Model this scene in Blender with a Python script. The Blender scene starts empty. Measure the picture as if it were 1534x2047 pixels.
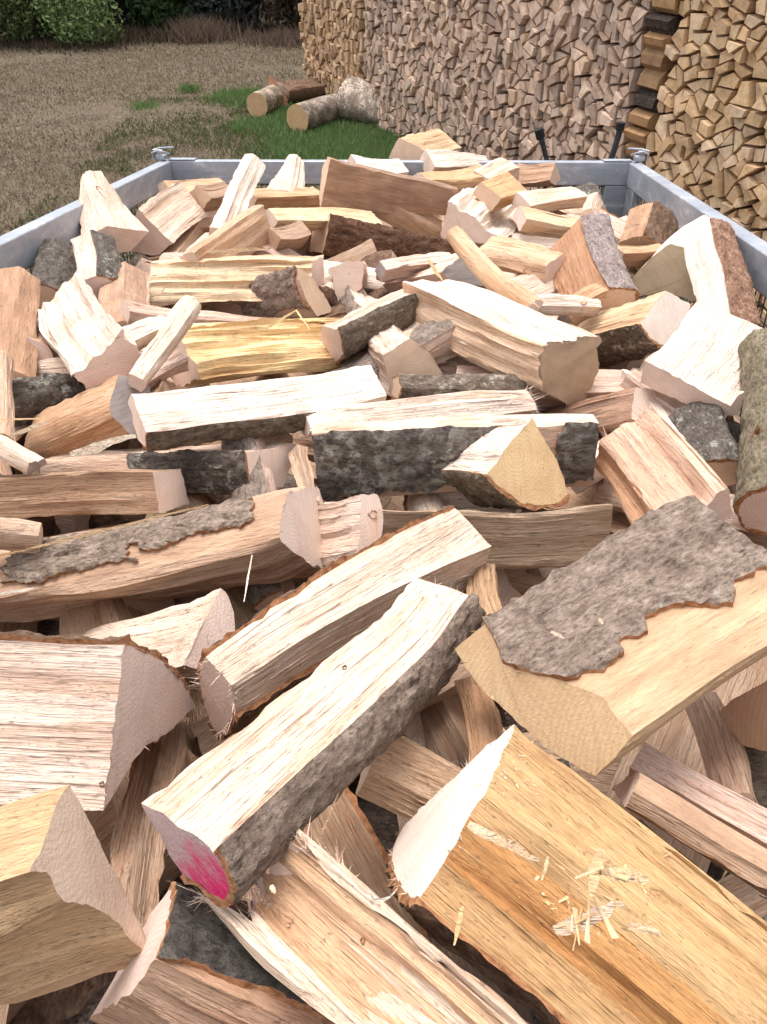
import bpy, math, random
import numpy as np
from mathutils import Vector, Matrix

# ------------------------------------------------------------------ camera, sky, sun, exposure
scene = bpy.context.scene
COL = scene.collection
FPX, CX, CY = 1540.0, 767.0, 1023.5          # focal length and centre, in pixels of the photograph (1534 x 2047)
PITCH = math.radians(39.6)
CAM = np.array([0.0, 0.0, 1.9])
cam_d = bpy.data.cameras.new('camera')
cam_d.sensor_fit = 'VERTICAL'; cam_d.sensor_height = 24.0
cam_d.lens = FPX / 2047.0 * 24.0
cam_d.clip_start = 0.02; cam_d.clip_end = 500.0
cam = bpy.data.objects.new('camera', cam_d); COL.objects.link(cam)
cam.location = CAM; cam.rotation_euler = (math.pi/2 - PITCH, 0, 0)
scene.camera = cam

SUN_EL, SUN_AZ = math.radians(74), math.radians(-30)    # azimuth from +Y (ahead) towards +X
world = bpy.data.worlds.new('World'); scene.world = world
world.use_nodes = True
wn, wl = world.node_tree.nodes, world.node_tree.links
bg = wn['Background']
sky = wn.new('ShaderNodeTexSky'); sky.sky_type = 'NISHITA'; sky.sun_disc = False
sky.sun_elevation = SUN_EL; sky.sun_rotation = SUN_AZ
sky.air_density = 1.0; sky.dust_density = 4.0; sky.ozone_density = 1.0
hsv = wn.new('ShaderNodeHueSaturation'); hsv.inputs['Saturation'].default_value = 0.22
tint = wn.new('ShaderNodeMix'); tint.data_type = 'RGBA'; tint.blend_type = 'MULTIPLY'; tint.inputs[0].default_value = 1.0
tint.inputs[7].default_value = (1.03, 0.985, 0.975, 1)        # thin warm overcast
wl.new(sky.outputs[0], hsv.inputs['Color']); wl.new(hsv.outputs[0], tint.inputs[6]); wl.new(tint.outputs[2], bg.inputs['Color'])
bg.inputs['Strength'].default_value = 0.15
sun_d = bpy.data.lights.new('sun', 'SUN'); sun_d.energy = 1.0; sun_d.angle = math.radians(25)
sun_d.color = (1.0, 0.95, 0.91)
sun = bpy.data.objects.new('sun', sun_d); COL.objects.link(sun)
sd = Vector((math.sin(SUN_AZ)*math.cos(SUN_EL), math.cos(SUN_AZ)*math.cos(SUN_EL), math.sin(SUN_EL)))
sun.rotation_euler = sd.to_track_quat('Z', 'Y').to_euler()
scene.view_settings.view_transform = 'Standard'; scene.view_settings.look = 'None'
scene.view_settings.gamma = 1.0; scene.view_settings.use_curve_mapping = False
scene.view_settings.exposure = 1.12
scene.cycles.max_bounces = 6; scene.cycles.diffuse_bounces = 4

# ------------------------------------------------------------------ helpers
sp, cp = math.sin(PITCH), math.cos(PITCH)
FWD = np.array([0, cp, -sp]); UP = np.array([0, sp, cp]); RGT = np.array([1.0, 0, 0])

def ray(px, py):
    """Direction through a photograph pixel with unit depth along the view axis."""
    return FWD + RGT*((px-CX)/FPX) + UP*((CY-py)/FPX)

def at_z(px, py, z):
    r = ray(px, py); t = (z - CAM[2]) / r[2]
    return CAM + r*t

def nrm(v):
    return v / np.linalg.norm(v)

_perm_cache = {}
def vnoise(x, y, seed=0):
    """Smooth 2D value noise in -1..1, vectorised."""
    if seed not in _perm_cache:
        _perm_cache[seed] = np.random.RandomState(seed).rand(64, 64)*2-1
    t = _perm_cache[seed]
    x = np.asarray(x, float); y = np.asarray(y, float)
    xi = np.floor(x).astype(int); yi = np.floor(y).astype(int)
    fx = x-xi; fy = y-yi
    fx = fx*fx*(3-2*fx); fy = fy*fy*(3-2*fy)
    a = t[xi % 64, yi % 64]; b = t[(xi+1) % 64, yi % 64]
    c = t[xi % 64, (yi+1) % 64]; d = t[(xi+1) % 64, (yi+1) % 64]
    return (a*(1-fx)+b*fx)*(1-fy) + (c*(1-fx)+d*fx)*fy

def mesh_obj(name, verts, faces, mats, parent=None, smooth=None, fmat=None, color=None):
    me = bpy.data.meshes.new(name)
    me.from_pydata([tuple(v) for v in verts], [], [tuple(f) for f in faces])
    for m in (mats if isinstance(mats, (list, tuple)) else [mats]):
        me.materials.append(m)
    if fmat is not None:
        me.polygons.foreach_set('material_index', np.asarray(fmat, dtype=np.int32))
    if smooth is not None:
        me.polygons.foreach_set('use_smooth', np.ones(len(me.polygons), dtype=bool))
        me.update()
        if smooth < 179:
            me.set_sharp_from_angle(angle=math.radians(smooth))
    me.update()
    o = bpy.data.objects.new(name, me); COL.objects.link(o)
    if parent is not None: o.parent = parent
    if color is not None: o.color = (*color, 1.0)
    return o

def np_mesh(name, verts, faces, mat, parent=None, face_col=None):
    """Fast mesh of equal-sided faces (n x 3 or n x 4 index array); optional colour for each face."""
    me = bpy.data.meshes.new(name)
    verts = np.asarray(verts, np.float32); faces = np.asarray(faces, np.int32)
    n, k = faces.shape
    me.vertices.add(len(verts)); me.vertices.foreach_set('co', verts.ravel())
    me.loops.add(n*k); me.loops.foreach_set('vertex_index', faces.ravel())
    me.polygons.add(n)
    me.polygons.foreach_set('loop_start', np.arange(0, n*k, k, dtype=np.int32))
    me.update(calc_edges=True)
    if face_col is not None:
        ca = me.color_attributes.new('tint', 'FLOAT_COLOR', 'CORNER')
        c = np.repeat(np.c_[np.asarray(face_col, np.float32), np.ones(n, np.float32)], k, axis=0)
        ca.data.foreach_set('color', c.ravel())
    me.materials.append(mat); me.shade_flat()
    o = bpy.data.objects.new(name, me); COL.objects.link(o)
    if parent is not None: o.parent = parent
    return o

def tag(o, label=None, cat=None, group=None, kind=None):
    if label: o['label'] = label
    if cat: o['category'] = cat
    if group: o['group'] = group
    if kind: o['kind'] = kind
    return o

def empty(name, loc=(0, 0, 0)):
    o = bpy.data.objects.new(name, None); COL.objects.link(o); o.location = loc
    o.empty_display_size = 0.05
    return o

class MB:
    """Collects boxes and tubes into one mesh."""
    def __init__(self): self.v, self.f = [], []
    def box(self, c, ax, ay, az):
        c, ax, ay, az = map(np.asarray, (c, ax, ay, az)); b = len(self.v)
        for i in (-1, 1):
            for j in (-1, 1):
                for k in (-1, 1): self.v.append(c+ax*i+ay*j+az*k)
        fl = [(0,1,3,2),(4,6,7,5),(0,4,5,1),(2,3,7,6),(0,2,6,4),(1,5,7,3)]
        if np.dot(np.cross(ax, ay), az) < 0: fl = [f[::-1] for f in fl]
        self.f += [tuple(b+q for q in f) for f in fl]
        return self
    def tube(self, pts, r, n=8, caps=True):
        pts = [np.asarray(p, float) for p in pts]; b = len(self.v)
        rs = r if isinstance(r, (list, tuple)) else [r]*len(pts)
        for i, p in enumerate(pts):
            d = nrm(pts[min(i+1, len(pts)-1)] - pts[max(i-1, 0)])
            u = np.cross(d, [0.31, 0.2, 0.93]); u = nrm(u); w = np.cross(d, u)
            for k in range(n):
                a = 2*math.pi*k/n
                self.v.append(p + (u*math.cos(a)+w*math.sin(a))*rs[i])
        for i in range(len(pts)-1):
            for k in range(n):
                self.f.append((b+i*n+k, b+i*n+(k+1) % n, b+(i+1)*n+(k+1) % n, b+(i+1)*n+k))
        if caps:
            self.f.append(tuple(b+k for k in range(n))[::-1])
            self.f.append(tuple(b+(len(pts)-1)*n+k for k in range(n)))
        return self
    def build(self, name, mat, parent=None, smooth=35, bevel=0, color=None):
        o = mesh_obj(name, self.v, self.f, mat, parent, smooth, color=color)
        if bevel:
            m = o.modifiers.new('bevel', 'BEVEL'); m.width = bevel; m.segments = 2; m.limit_method = 'ANGLE'
        return o

# ------------------------------------------------------------------ materials
class NT:
    def __init__(self, name):
        self.m = bpy.data.materials.new(name); self.m.use_nodes = True
        self.n, self.l = self.m.node_tree.nodes, self.m.node_tree.links
        self.b = self.n['Principled BSDF']
    def node(self, t, **kw):
        x = self.n.new(t)
        for k, v in kw.items(): setattr(x, k, v)
        return x
    def put(self, sock, v):
        if hasattr(v, 'node'): self.l.new(v, sock)
        else: sock.default_value = v
    def coords(self, offset=True):
        tc = self.node('ShaderNodeTexCoord'); out = tc.outputs['Object']
        if offset:
            oi = self.node('ShaderNodeObjectInfo'); self.oi = oi
            s = self.node('ShaderNodeVectorMath', operation='SCALE'); s.inputs[0].default_value = (7.3, 13.7, 29.1)
            self.l.new(oi.outputs['Random'], s.inputs['Scale'])
            a = self.node('ShaderNodeVectorMath', operation='ADD')
            self.l.new(out, a.inputs[0]); self.l.new(s.outputs[0], a.inputs[1]); out = a.outputs[0]
        return out
    def noise(self, vec, scale, detail=4, rough=0.55, dist=0.0, sc=1.0):
        m = self.node('ShaderNodeMapping'); self.put(m.inputs['Vector'], vec)
        m.inputs['Scale'].default_value = scale if isinstance(scale, tuple) else (scale,)*3
        t = self.node('ShaderNodeTexNoise'); self.l.new(m.outputs[0], t.inputs['Vector'])
        t.inputs['Scale'].default_value = sc; t.inputs['Detail'].default_value = detail
        t.inputs['Roughness'].default_value = rough; t.inputs['Distortion'].default_value = dist
        return t.outputs['Fac']
    def ramp(self, fac, stops, interp='LINEAR'):
        r = self.node('ShaderNodeValToRGB'); r.color_ramp.interpolation = interp
        el = r.color_ramp.elements
        while len(el) < len(stops): el.new(0.5)
        for e, (p, c) in zip(el, stops):
            e.position = p; e.color = (c, c, c, 1) if not isinstance(c, tuple) else (*c, 1)
        self.put(r.inputs[0], fac); return r.outputs[0]
    def mix(self, a, b, fac=1.0, mode='MIX'):
        x = self.node('ShaderNodeMix', data_type='RGBA', blend_type=mode)
        x.clamp_result = False
        self.put(x.inputs[0], fac)
        for s, v in ((6, a), (7, b)):
            self.put(x.inputs[s], (*v, 1) if isinstance(v, tuple) and len(v) == 3 else v)
        return x.outputs[2]
    def math(self, op, a, b=0.5):
        x = self.node('ShaderNodeMath', operation=op); self.put(x.inputs[0], a); self.put(x.inputs[1], b)
        return x.outputs[0]
    def bump(self, h, dist, strength=1.0, prev=None):
        x = self.node('ShaderNodeBump'); self.put(x.inputs['Height'], h)
        x.inputs['Distance'].default_value = dist; x.inputs['Strength'].default_value = strength
        if prev is not None: self.l.new(prev, x.inputs['Normal'])
        return x.outputs[0]
    def done(self, col, rough=0.8, normal=None, metal=0.0, spec=0.3):
        self.put(self.b.inputs['Base Color'], (*col, 1) if isinstance(col, tuple) and len(col) == 3 else col)
        self.put(self.b.inputs['Roughness'], rough)
        self.b.inputs['Metallic'].default_value = metal
        self.b.inputs['Specular IOR Level'].default_value = spec
        if normal is not None: self.l.new(normal, self.b.inputs['Normal'])
        return self.m

def mat_split(heart_shade=False):
    t = NT('heart_shade_wood' if heart_shade else 'split_wood'); v = t.coords()
    fine = t.noise(v, (6, 230, 230), 5, 0.6, 0.5)
    band = t.noise(v, (2.0, 34, 34), 4, 0.55, 0.8)
    tick = t.noise(v, (26, 420, 420), 2, 0.5, 0.2)
    spot = t.noise(v, (150, 330, 330), 1, 0.4)
    hair = t.noise(v, (14, 800, 800), 3, 0.6)
    big = t.noise(v, 9.0, 3, 0.6)
    c = t.oi.outputs['Color']
    if heart_shade: c = t.mix(c, (.90, .76, .62), 1.0, 'MULTIPLY')  # orange heartwood; also paints the warm shade on one log's front
    dirt = t.noise(v, (14, 30, 30), 5, 0.7)
    r2 = t.math('FRACT', t.math('MULTIPLY', t.oi.outputs['Random'], 7.31)); r3 = t.math('FRACT', t.math('MULTIPLY', t.oi.outputs['Random'], 17.77))
    kb = t.math('ADD', t.math('MULTIPLY', r2, 0.75), 0.25); kf = t.math('ADD', t.math('MULTIPLY', r3, 0.8), 0.3)
    c = t.mix(c, t.ramp(band, [(0.30, (0.76, 0.60, 0.50)), (0.42, (0.91, 0.83, 0.77)), (0.52, (1, 1, 1)), (0.75, (1.05, 1.06, 1.07))]), kb, 'MULTIPLY')
    c = t.mix(c, t.ramp(fine, [(0.27, (0.52, 0.40, 0.33)), (0.41, (0.90, 0.85, 0.81)), (0.56, (1.03, 1.03, 1.03))]), t.math('MULTIPLY', t.ramp(big, [(0.38, 0.95), (0.62, 0.35)]), kf), 'MULTIPLY')
    c = t.mix(c, t.ramp(hair, [(0.33, (0.76, 0.69, 0.64)), (0.5, (1, 1, 1))]), 0.6, 'MULTIPLY')
    c = t.mix(c, t.ramp(big, [(0.33, (0.84, 0.77, 0.73)), (0.6, (1.05, 1.05, 1.05))]), 0.8, 'MULTIPLY')
    c = t.mix(c, (0.30, 0.18, 0.11), t.math('MULTIPLY', t.ramp(dirt, [(0.62, 0.0), (0.74, 1.0)]), 0.45))
    c = t.mix(c, (0.10, 0.06, 0.04), t.math('MULTIPLY', t.ramp(tick, [(0.665, 0.0), (0.71, 1.0)]), t.math('MULTIPLY', kb, 0.65)))
    c = t.mix(c, (0.12, 0.08, 0.06), t.math('MULTIPLY', t.ramp(spot, [(0.70, 0.0), (0.75, 1.0)]), 0.5))
    n = t.bump(band, 0.009, 0.8)
    n = t.bump(fine, 0.005, 1.0, n)
    n = t.bump(hair, 0.002, 0.9, n)
    return t.done(c, 0.82, n, spec=0.2)

def mat_end(paint=None, knot=None, weather=0.0):
    t = NT('sawn_wood'); v = t.coords()
    tc = t.node('ShaderNodeTexCoord')
    grain = t.noise(v, (40, 420, 420), 3, 0.6)
    saw = t.noise(v, (1, 9, 190), 5, 0.7, 0.5)
    blot = t.noise(v, 24.0, 4, 0.6)
    w = t.node('ShaderNodeTexWave', wave_type='RINGS', rings_direction='X'); sm = t.node('ShaderNodeVectorMath', operation='SCALE'); sm.inputs[0].default_value = (0, .09, -.08); t.l.new(t.oi.outputs['Random'], sm.inputs['Scale'])
    ad = t.node('ShaderNodeVectorMath', operation='ADD'); t.l.new(tc.outputs['Object'], ad.inputs[0]); t.l.new(sm.outputs[0], ad.inputs[1])
    t.l.new(ad.outputs[0], w.inputs['Vector'])
    w.inputs['Scale'].default_value = 66; w.inputs['Distortion'].default_value = 1.6; w.inputs['Detail'].default_value = 1.5; w.inputs['Detail Scale'].default_value = 2
    crack = t.noise(v, (3, 26, 150), 3, 0.55, 1.6)
    c = t.oi.outputs['Color']
    c = t.mix(c, t.ramp(blot, [(0.3, (0.86, 0.80, 0.76)), (0.55, (1, 1, 1)), (0.8, (1.06, 1.05, 1.03))]), 0.8, 'MULTIPLY')
    c = t.mix(c, t.ramp(w.outputs['Fac'], [(0.12, (0.84, 0.78, 0.73)), (0.6, (1, 1, 1))]), t.math('MULTIPLY', blot, 0.75), 'MULTIPLY')
    c = t.mix(c, t.ramp(saw, [(0.3, (0.84, 0.80, 0.77)), (0.55, (1, 1, 1))]), 0.6, 'MULTIPLY')
    c = t.mix(c, (0.2, 0.13, 0.09), t.math('MULTIPLY', t.ramp(crack, [(0.68, 0.0), (0.73, 1.0)]), 0.45))
    if weather:
        c = t.mix(c, t.ramp(t.noise(v, (10, 70, 14), 5, 0.65), [(0.35, (0.17, 0.15, 0.15)), (0.6, (0.36, 0.32, 0.31)), (0.75, (0.55, 0.50, 0.46))]), weather)
    if paint is not None:       # forester's sprayed mark, fading across the sawn face
        m = t.node('ShaderNodeVectorMath', operation='DISTANCE'); t.l.new(tc.outputs['Object'], m.inputs[0]); m.inputs[1].default_value = paint
        d = t.math('ADD', m.outputs['Value'], t.math('MULTIPLY', t.math('SUBTRACT', t.noise(v, (40, 90, 420), 5, 0.75), 0.5), 0.10))
        c = t.mix(c, (0.30, 0.21, 0.24), t.ramp(d, [(0.02, 0.8), (0.06, 0.6), (0.10, 0.35)]))
        c = t.mix(c, (0.56, 0.012, 0.11), t.ramp(d, [(0.008, 0.95), (0.020, 0.75), (0.042, 0.0)]))
    if knot is not None:
        m = t.node('ShaderNodeVectorMath', operation='DISTANCE'); t.l.new(tc.outputs['Object'], m.inputs[0]); m.inputs[1].default_value = knot
        c = t.mix(c, (0.06, 0.035, 0.025), t.ramp(m.outputs['Value'], [(0.004, 1.0), (0.010, 0.0)]))
    n = t.bump(saw, 0.0008, 0.5); n = t.bump(grain, 0.0010, 0.8, n)
    return t.done(c, 0.88, n, spec=0.15)

def mat_bark(name, dark, mid, light, lichen, lich_at, fissure=0.003):
    t = NT(name); v = t.coords()
    a = t.noise(v, (40, 62, 62), 7, 0.72, 0.3)
    f = t.noise(v, (130, 280, 280), 4, 0.7)
    li = t.noise(v, (45, 45, 45), 6, 0.75)
    pt = t.noise(v, (9, 9, 9), 3, 0.5)
    fis = t.noise(v, (60, 190, 190), 4, 0.65, 1.0)
    c = t.ramp(a, [(0.28, dark), (0.5, mid), (0.72, light)])
    c = t.mix(c, t.ramp(f, [(0.32, (0.42, 0.40, 0.38)), (0.5, (0.95, 0.95, 0.95)), (0.66, (1.35, 1.33, 1.3))]), 0.9, 'MULTIPLY')
    lm = t.math('MULTIPLY', t.ramp(li, [(lich_at, 0.0), (lich_at+0.06, 1.0)]), t.ramp(pt, [(0.42, 0.0), (0.58, 1.0)]))
    c = t.mix(c, lichen, t.math('MULTIPLY', lm, 0.85))
    c = t.mix(c, (0.03, 0.025, 0.022), t.math('MULTIPLY', t.ramp(fis, [(0.62, 0.0), (0.70, 1.0)]), 0.75))
    c = t.mix(c, t.oi.outputs['Color'], 1.0, 'MULTIPLY')
    n = t.bump(a, 0.008, 1.0); n = t.bump(f, fissure, 1.0, n)
    return t.done(c, 0.9, n, spec=0.15)

def mat_noise(name, stops, scale=30.0, bump=0.002, rough=0.85, metal=0.0, spec=0.2, use_color=False, detail=5):
    t = NT(name); v = t.coords()
    a = t.noise(v, scale, detail, 0.65)
    c = t.ramp(a, stops)
    if use_color: c = t.mix(c, t.oi.outputs['Color'], 1.0, 'MULTIPLY')
    n = t.bump(a, bump, 0.8) if bump else None
    return t.done(c, rough, n, metal, spec)

M = {}
M['split'] = mat_split(); M['heart_shade'] = mat_split(True)
M['end'] = mat_end()
M['end_grey'] = mat_end(weather=0.8)
M['bark_grey'] = mat_bark('bark_grey', (0.13, 0.10, 0.08), (0.29, 0.235, 0.195), (0.44, 0.375, 0.32), (0.46, 0.45, 0.40), 0.62)
M['bark_dark'] = mat_bark('bark_dark', (0.05, 0.042, 0.036), (0.135, 0.115, 0.098), (0.25, 0.22, 0.19), (0.42, 0.43, 0.38), 0.56)
M['bark_brown'] = mat_bark('bark_brown', (0.07, 0.04, 0.028), (0.17, 0.105, 0.07), (0.30, 0.21, 0.15), (0.35, 0.30, 0.25), 0.70)
M['bark_lichen'] = mat_bark('bark_lichen', (0.06, 0.052, 0.046), (0.18, 0.16, 0.14), (0.31, 0.28, 0.245), (0.46, 0.45, 0.38), 0.50)
M['bark_peel'] = mat_bark('bark_peel', (0.14, 0.11, 0.09), (0.30, 0.25, 0.21), (0.44, 0.38, 0.32), (0.80, 0.72, 0.62), 0.47)
M['stain'] = mat_noise('dark_stain', [(0.35, (0.015, 0.014, 0.018)), (0.7, (0.08, 0.075, 0.09))], 300.0, 0.001)
M['rim'] = mat_noise('inner_bark', [(0.3, (0.12, 0.05, 0.025)), (0.5, (0.34, 0.16, 0.075)), (0.75, (0.52, 0.31, 0.17))], (120, 160, 160), 0.002)
M['cambium'] = None
def mat_stack(attr):
    t = NT('stacked_wood_ends'); v = t.coords()
    blot = t.noise(v, 22.0, 4, 0.6); g = t.noise(v, (90, 90, 90), 4, 0.65); st = t.noise(v, (60, 60, 8), 4, 0.6)
    if attr:
        a = t.node('ShaderNodeAttribute'); a.attribute_name = 'tint'; c = a.outputs['Color']
    else:
        c = t.oi.outputs['Color']
    c = t.mix(c, t.ramp(blot, [(0.3, (0.72, 0.68, 0.66)), (0.55, (1, 1, 1)), (0.8, (1.1, 1.08, 1.04))]), 0.9, 'MULTIPLY')
    c = t.mix(c, t.ramp(st, [(0.3, (0.75, 0.68, 0.62)), (0.55, (1, 1, 1))]), 0.6, 'MULTIPLY')
    return t.done(c, 0.88, t.bump(g, 0.003, 0.8), spec=0.15)
M['stack'] = mat_stack(False); M['stack_attr'] = mat_stack(True)

def mat_cambium():
    t = NT('stripped_wood'); v = t.coords()
    a = t.noise(v, (12, 60, 60), 5, 0.65); b = t.noise(v, 14.0, 4, 0.6)
    c = t.ramp(a, [(0.3, (0.17, 0.08, 0.045)), (0.5, (0.42, 0.24, 0.14)), (0.72, (0.60, 0.42, 0.29))])
    c = t.mix(c, t.ramp(t.noise(v, (9, 320, 320), 4, 0.6), [(0.32, (0.6, 0.52, 0.46)), (0.5, (1, 1, 1))]), 0.8, 'MULTIPLY')
    c = t.mix(c, t.ramp(b, [(0.35, (0.62, 0.55, 0.5)), (0.6, (1.1, 1.1, 1.1))]), 0.9, 'MULTIPLY')
    c = t.mix(c, t.oi.outputs['Color'], 0.45)
    s2 = t.noise(v, (55, 260, 260), 4, 0.65)
    c = t.mix(c, (.16, .10, .07), t.math('MULTIPLY', t.ramp(s2, [(0.60, 0.0), (0.70, 1.0)]), 0.5))
    c = t.mix(c, (.05, .04, .045), t.math('MULTIPLY', t.ramp(t.noise(v, (16, 24, 24), 5, 0.7), [(0.66, 0.0), (0.74, 1.0)]), 0.75))
    n = t.bump(a, 0.006, 0.9); n = t.bump(s2, 0.003, 0.9, n)
    return t.done(c, 0.85, n, spec=0.15)
M['cambium'] = mat_cambium()

def mat_zinc():
    t = NT('galvanised_steel'); v = t.coords()
    a = t.noise(v, 60.0, 4, 0.6); b = t.noise(v, (6, 6, 20), 5, 0.7, 0.6)
    vo = t.node('ShaderNodeTexVoronoi'); t.put(vo.inputs['Vector'], v); vo.inputs['Scale'].default_value = 120
    c = t.ramp(b, [(0.3, (0.27, 0.31, 0.36)), (0.46, (0.35, 0.39, 0.44)), (0.58, (0.42, 0.45, 0.50)), (0.68, (0.64, 0.67, 0.70))])
    c = t.mix(c, vo.outputs['Color'], 0.05, 'OVERLAY')
    return t.done(c, t.ramp(a, [(0.3, 0.42), (0.7, 0.62)]), t.bump(a, 0.0006, 0.5), metal=0.55, spec=0.5)
M['zinc'] = mat_zinc()
M['wire'] = mat_noise('wire_steel', [(0.3, (0.05, 0.05, 0.055)), (0.7, (0.14, 0.14, 0.15))], 40.0, 0, 0.5, 0.6)
M['dark_metal'] = mat_noise('dark_metal', [(0.3, (0.035, 0.04, 0.05)), (0.7, (0.09, 0.095, 0.11))], 40.0, 0.0005, 0.45, 0.5)
M['rubber'] = mat_noise('rubber', [(0.3, (0.015, 0.015, 0.015)), (0.7, (0.03, 0.03, 0.03))], 60.0, 0.001, 0.8)

# ------------------------------------------------------------------ ground
GREEN = [(*at_z(px, py, 0.0)[:2], r) for px, py, r in ((720, 295, .6), (640, 290, .4), (790, 275, .5), (760, 315, .6), (840, 300, .4), (490, 195, .3),
         (290, 215, .13), (380, 178, .10), (540, 250, .3), (660, 255, .35), (585, 225, .25))]
def mat_ground():
    t = NT('dry_grass_ground'); tc = t.node('ShaderNodeTexCoord'); v = tc.outputs['Object']
    a = t.noise(v, 1.1, 6, 0.65); b = t.noise(v, (14, 14, 14), 5, 0.7); f = t.noise(v, 70.0, 4, 0.7)
    c = t.ramp(a, [(0.30, (0.10, 0.08, 0.06)), (0.45, (0.16, 0.127, 0.094)), (0.58, (0.13, 0.11, 0.075)), (0.72, (0.20, 0.158, 0.117))])
    c = t.mix(c, t.ramp(b, [(0.3, (0.55, 0.55, 0.5)), (0.55, (1, 1, 1)), (0.75, (1.3, 1.25, 1.15))]), 0.9, 'MULTIPLY')
    c = t.mix(c, t.ramp(f, [(0.3, (0.75, 0.75, 0.75)), (0.6, (1.1, 1.1, 1.08))]), 0.8, 'MULTIPLY')
    return t.done(c, 0.95, t.bump(b, 0.05, 0.7), spec=0.1)
gx = np.linspace(-45, 45, 121); gy = np.linspace(-12, 90, 137)
GX, GY = np.meshgrid(gx, gy, indexing='ij')
GZ = vnoise(GX*0.9, GY*0.9, 5)*0.03 - 0.015
gv = np.c_[GX.ravel(), GY.ravel(), GZ.ravel()]
idx = np.arange(len(gv)).reshape(GX.shape)
gf = np.stack([idx[:-1, :-1], idx[1:, :-1], idx[1:, 1:], idx[:-1, 1:]], -1).reshape(-1, 4)
ground = np_mesh('ground', gv, gf, mat_ground()); tag(ground, kind='structure')
ground.data.polygons.foreach_set('use_smooth', np.ones(len(gf), dtype=bool))

def blades(name, label, n, sampler, h0, h1, cols, seed, width=0.006):
    rs = np.random.RandomState(seed)
    p = sampler(rs, n); n = len(p)
    h = h0 + (h1-h0)*rs.rand(n)**1.5
    ang = rs.rand(n)*2*math.pi; ln = (rs.rand(n)*0.9+0.1)*h
    la = rs.rand(n)*2*math.pi
    w = width*(0.6+rs.rand(n))
    base = np.c_[p, np.zeros(n)-0.012]
    d = np.c_[np.cos(ang)*w, np.sin(ang)*w, np.zeros(n)]
    tip = base + np.c_[np.cos(la)*ln, np.sin(la)*ln, h]
    v = np.stack([base-d, base+d, tip], 1).reshape(-1, 3)
    f = np.arange(n*3).reshape(-1, 3)
    cc = np.array(cols)[rs.randint(0, len(cols), n)]*(0.82+0.36*rs.rand(n, 1))
    o = np_mesh(name, v, f, M['leaf'], face_col=cc)
    return tag(o, label, 'grass', kind='stuff')

def mat_leaf():
    t = NT('leaf'); a = t.node('ShaderNodeAttribute'); a.attribute_name = 'tint'
    m = t.done(a.outputs['Color'], 0.75, spec=0.15)
    tr = t.node('ShaderNodeBsdfTranslucent'); t.l.new(a.outputs['Color'], tr.inputs['Color'])
    mx = t.node('ShaderNodeMixShader'); mx.inputs[0].default_value = 0.25
    t.l.new(t.b.outputs[0], mx.inputs[1]); t.l.new(tr.outputs[0], mx.inputs[2])
    t.l.new(mx.outputs[0], t.n['Material Output'].inputs['Surface'])
    return m
M['leaf'] = mat_leaf()

# ------------------------------------------------------------------ the long firewood stack
W0 = np.array([-0.9, 9.85, 0.0]); WD = np.array([0.438, -0.899, 0.0]); WN = np.array([-0.899, -0.438, 0.0]); WZ = np.array([0, 0, 1.0])
def wall_pt(s, z, out=0.0): return W0 + WD*s + WZ*z + WN*out

def clip(poly, nx, ny, c):
    out = []
    for i in range(len(poly)):
        p, q = poly[i], poly[(i+1) % len(poly)]
        dp = p[0]*nx+p[1]*ny-c; dq = q[0]*nx+q[1]*ny-c
        if dp <= 0: out.append(p)
        if (dp < 0 < dq) or (dq < 0 < dp):
            t = dp/(dp-dq); out.append((p[0]+(q[0]-p[0])*t, p[1]+(q[1]-p[1])*t))
    return out

def area(poly):
    return 0.5*sum(poly[i][0]*poly[(i+1) % len(poly)][1]-poly[(i+1) % len(poly)][0]*poly[i][1] for i in range(len(poly)))

def tidy(poly, least):
    poly = list(poly); ch = True
    while ch and len(poly) > 3:
        ch = False
        for i in range(len(poly)):
            p, q = poly[i], poly[(i+1) % len(poly)]
            if math.hypot(p[0]-q[0], p[1]-q[1]) < least:
                poly[i] = ((p[0]+q[0])/2, (p[1]+q[1])/2); poly.pop((i+1) % len(poly)); ch = True; break
    return poly

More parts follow.
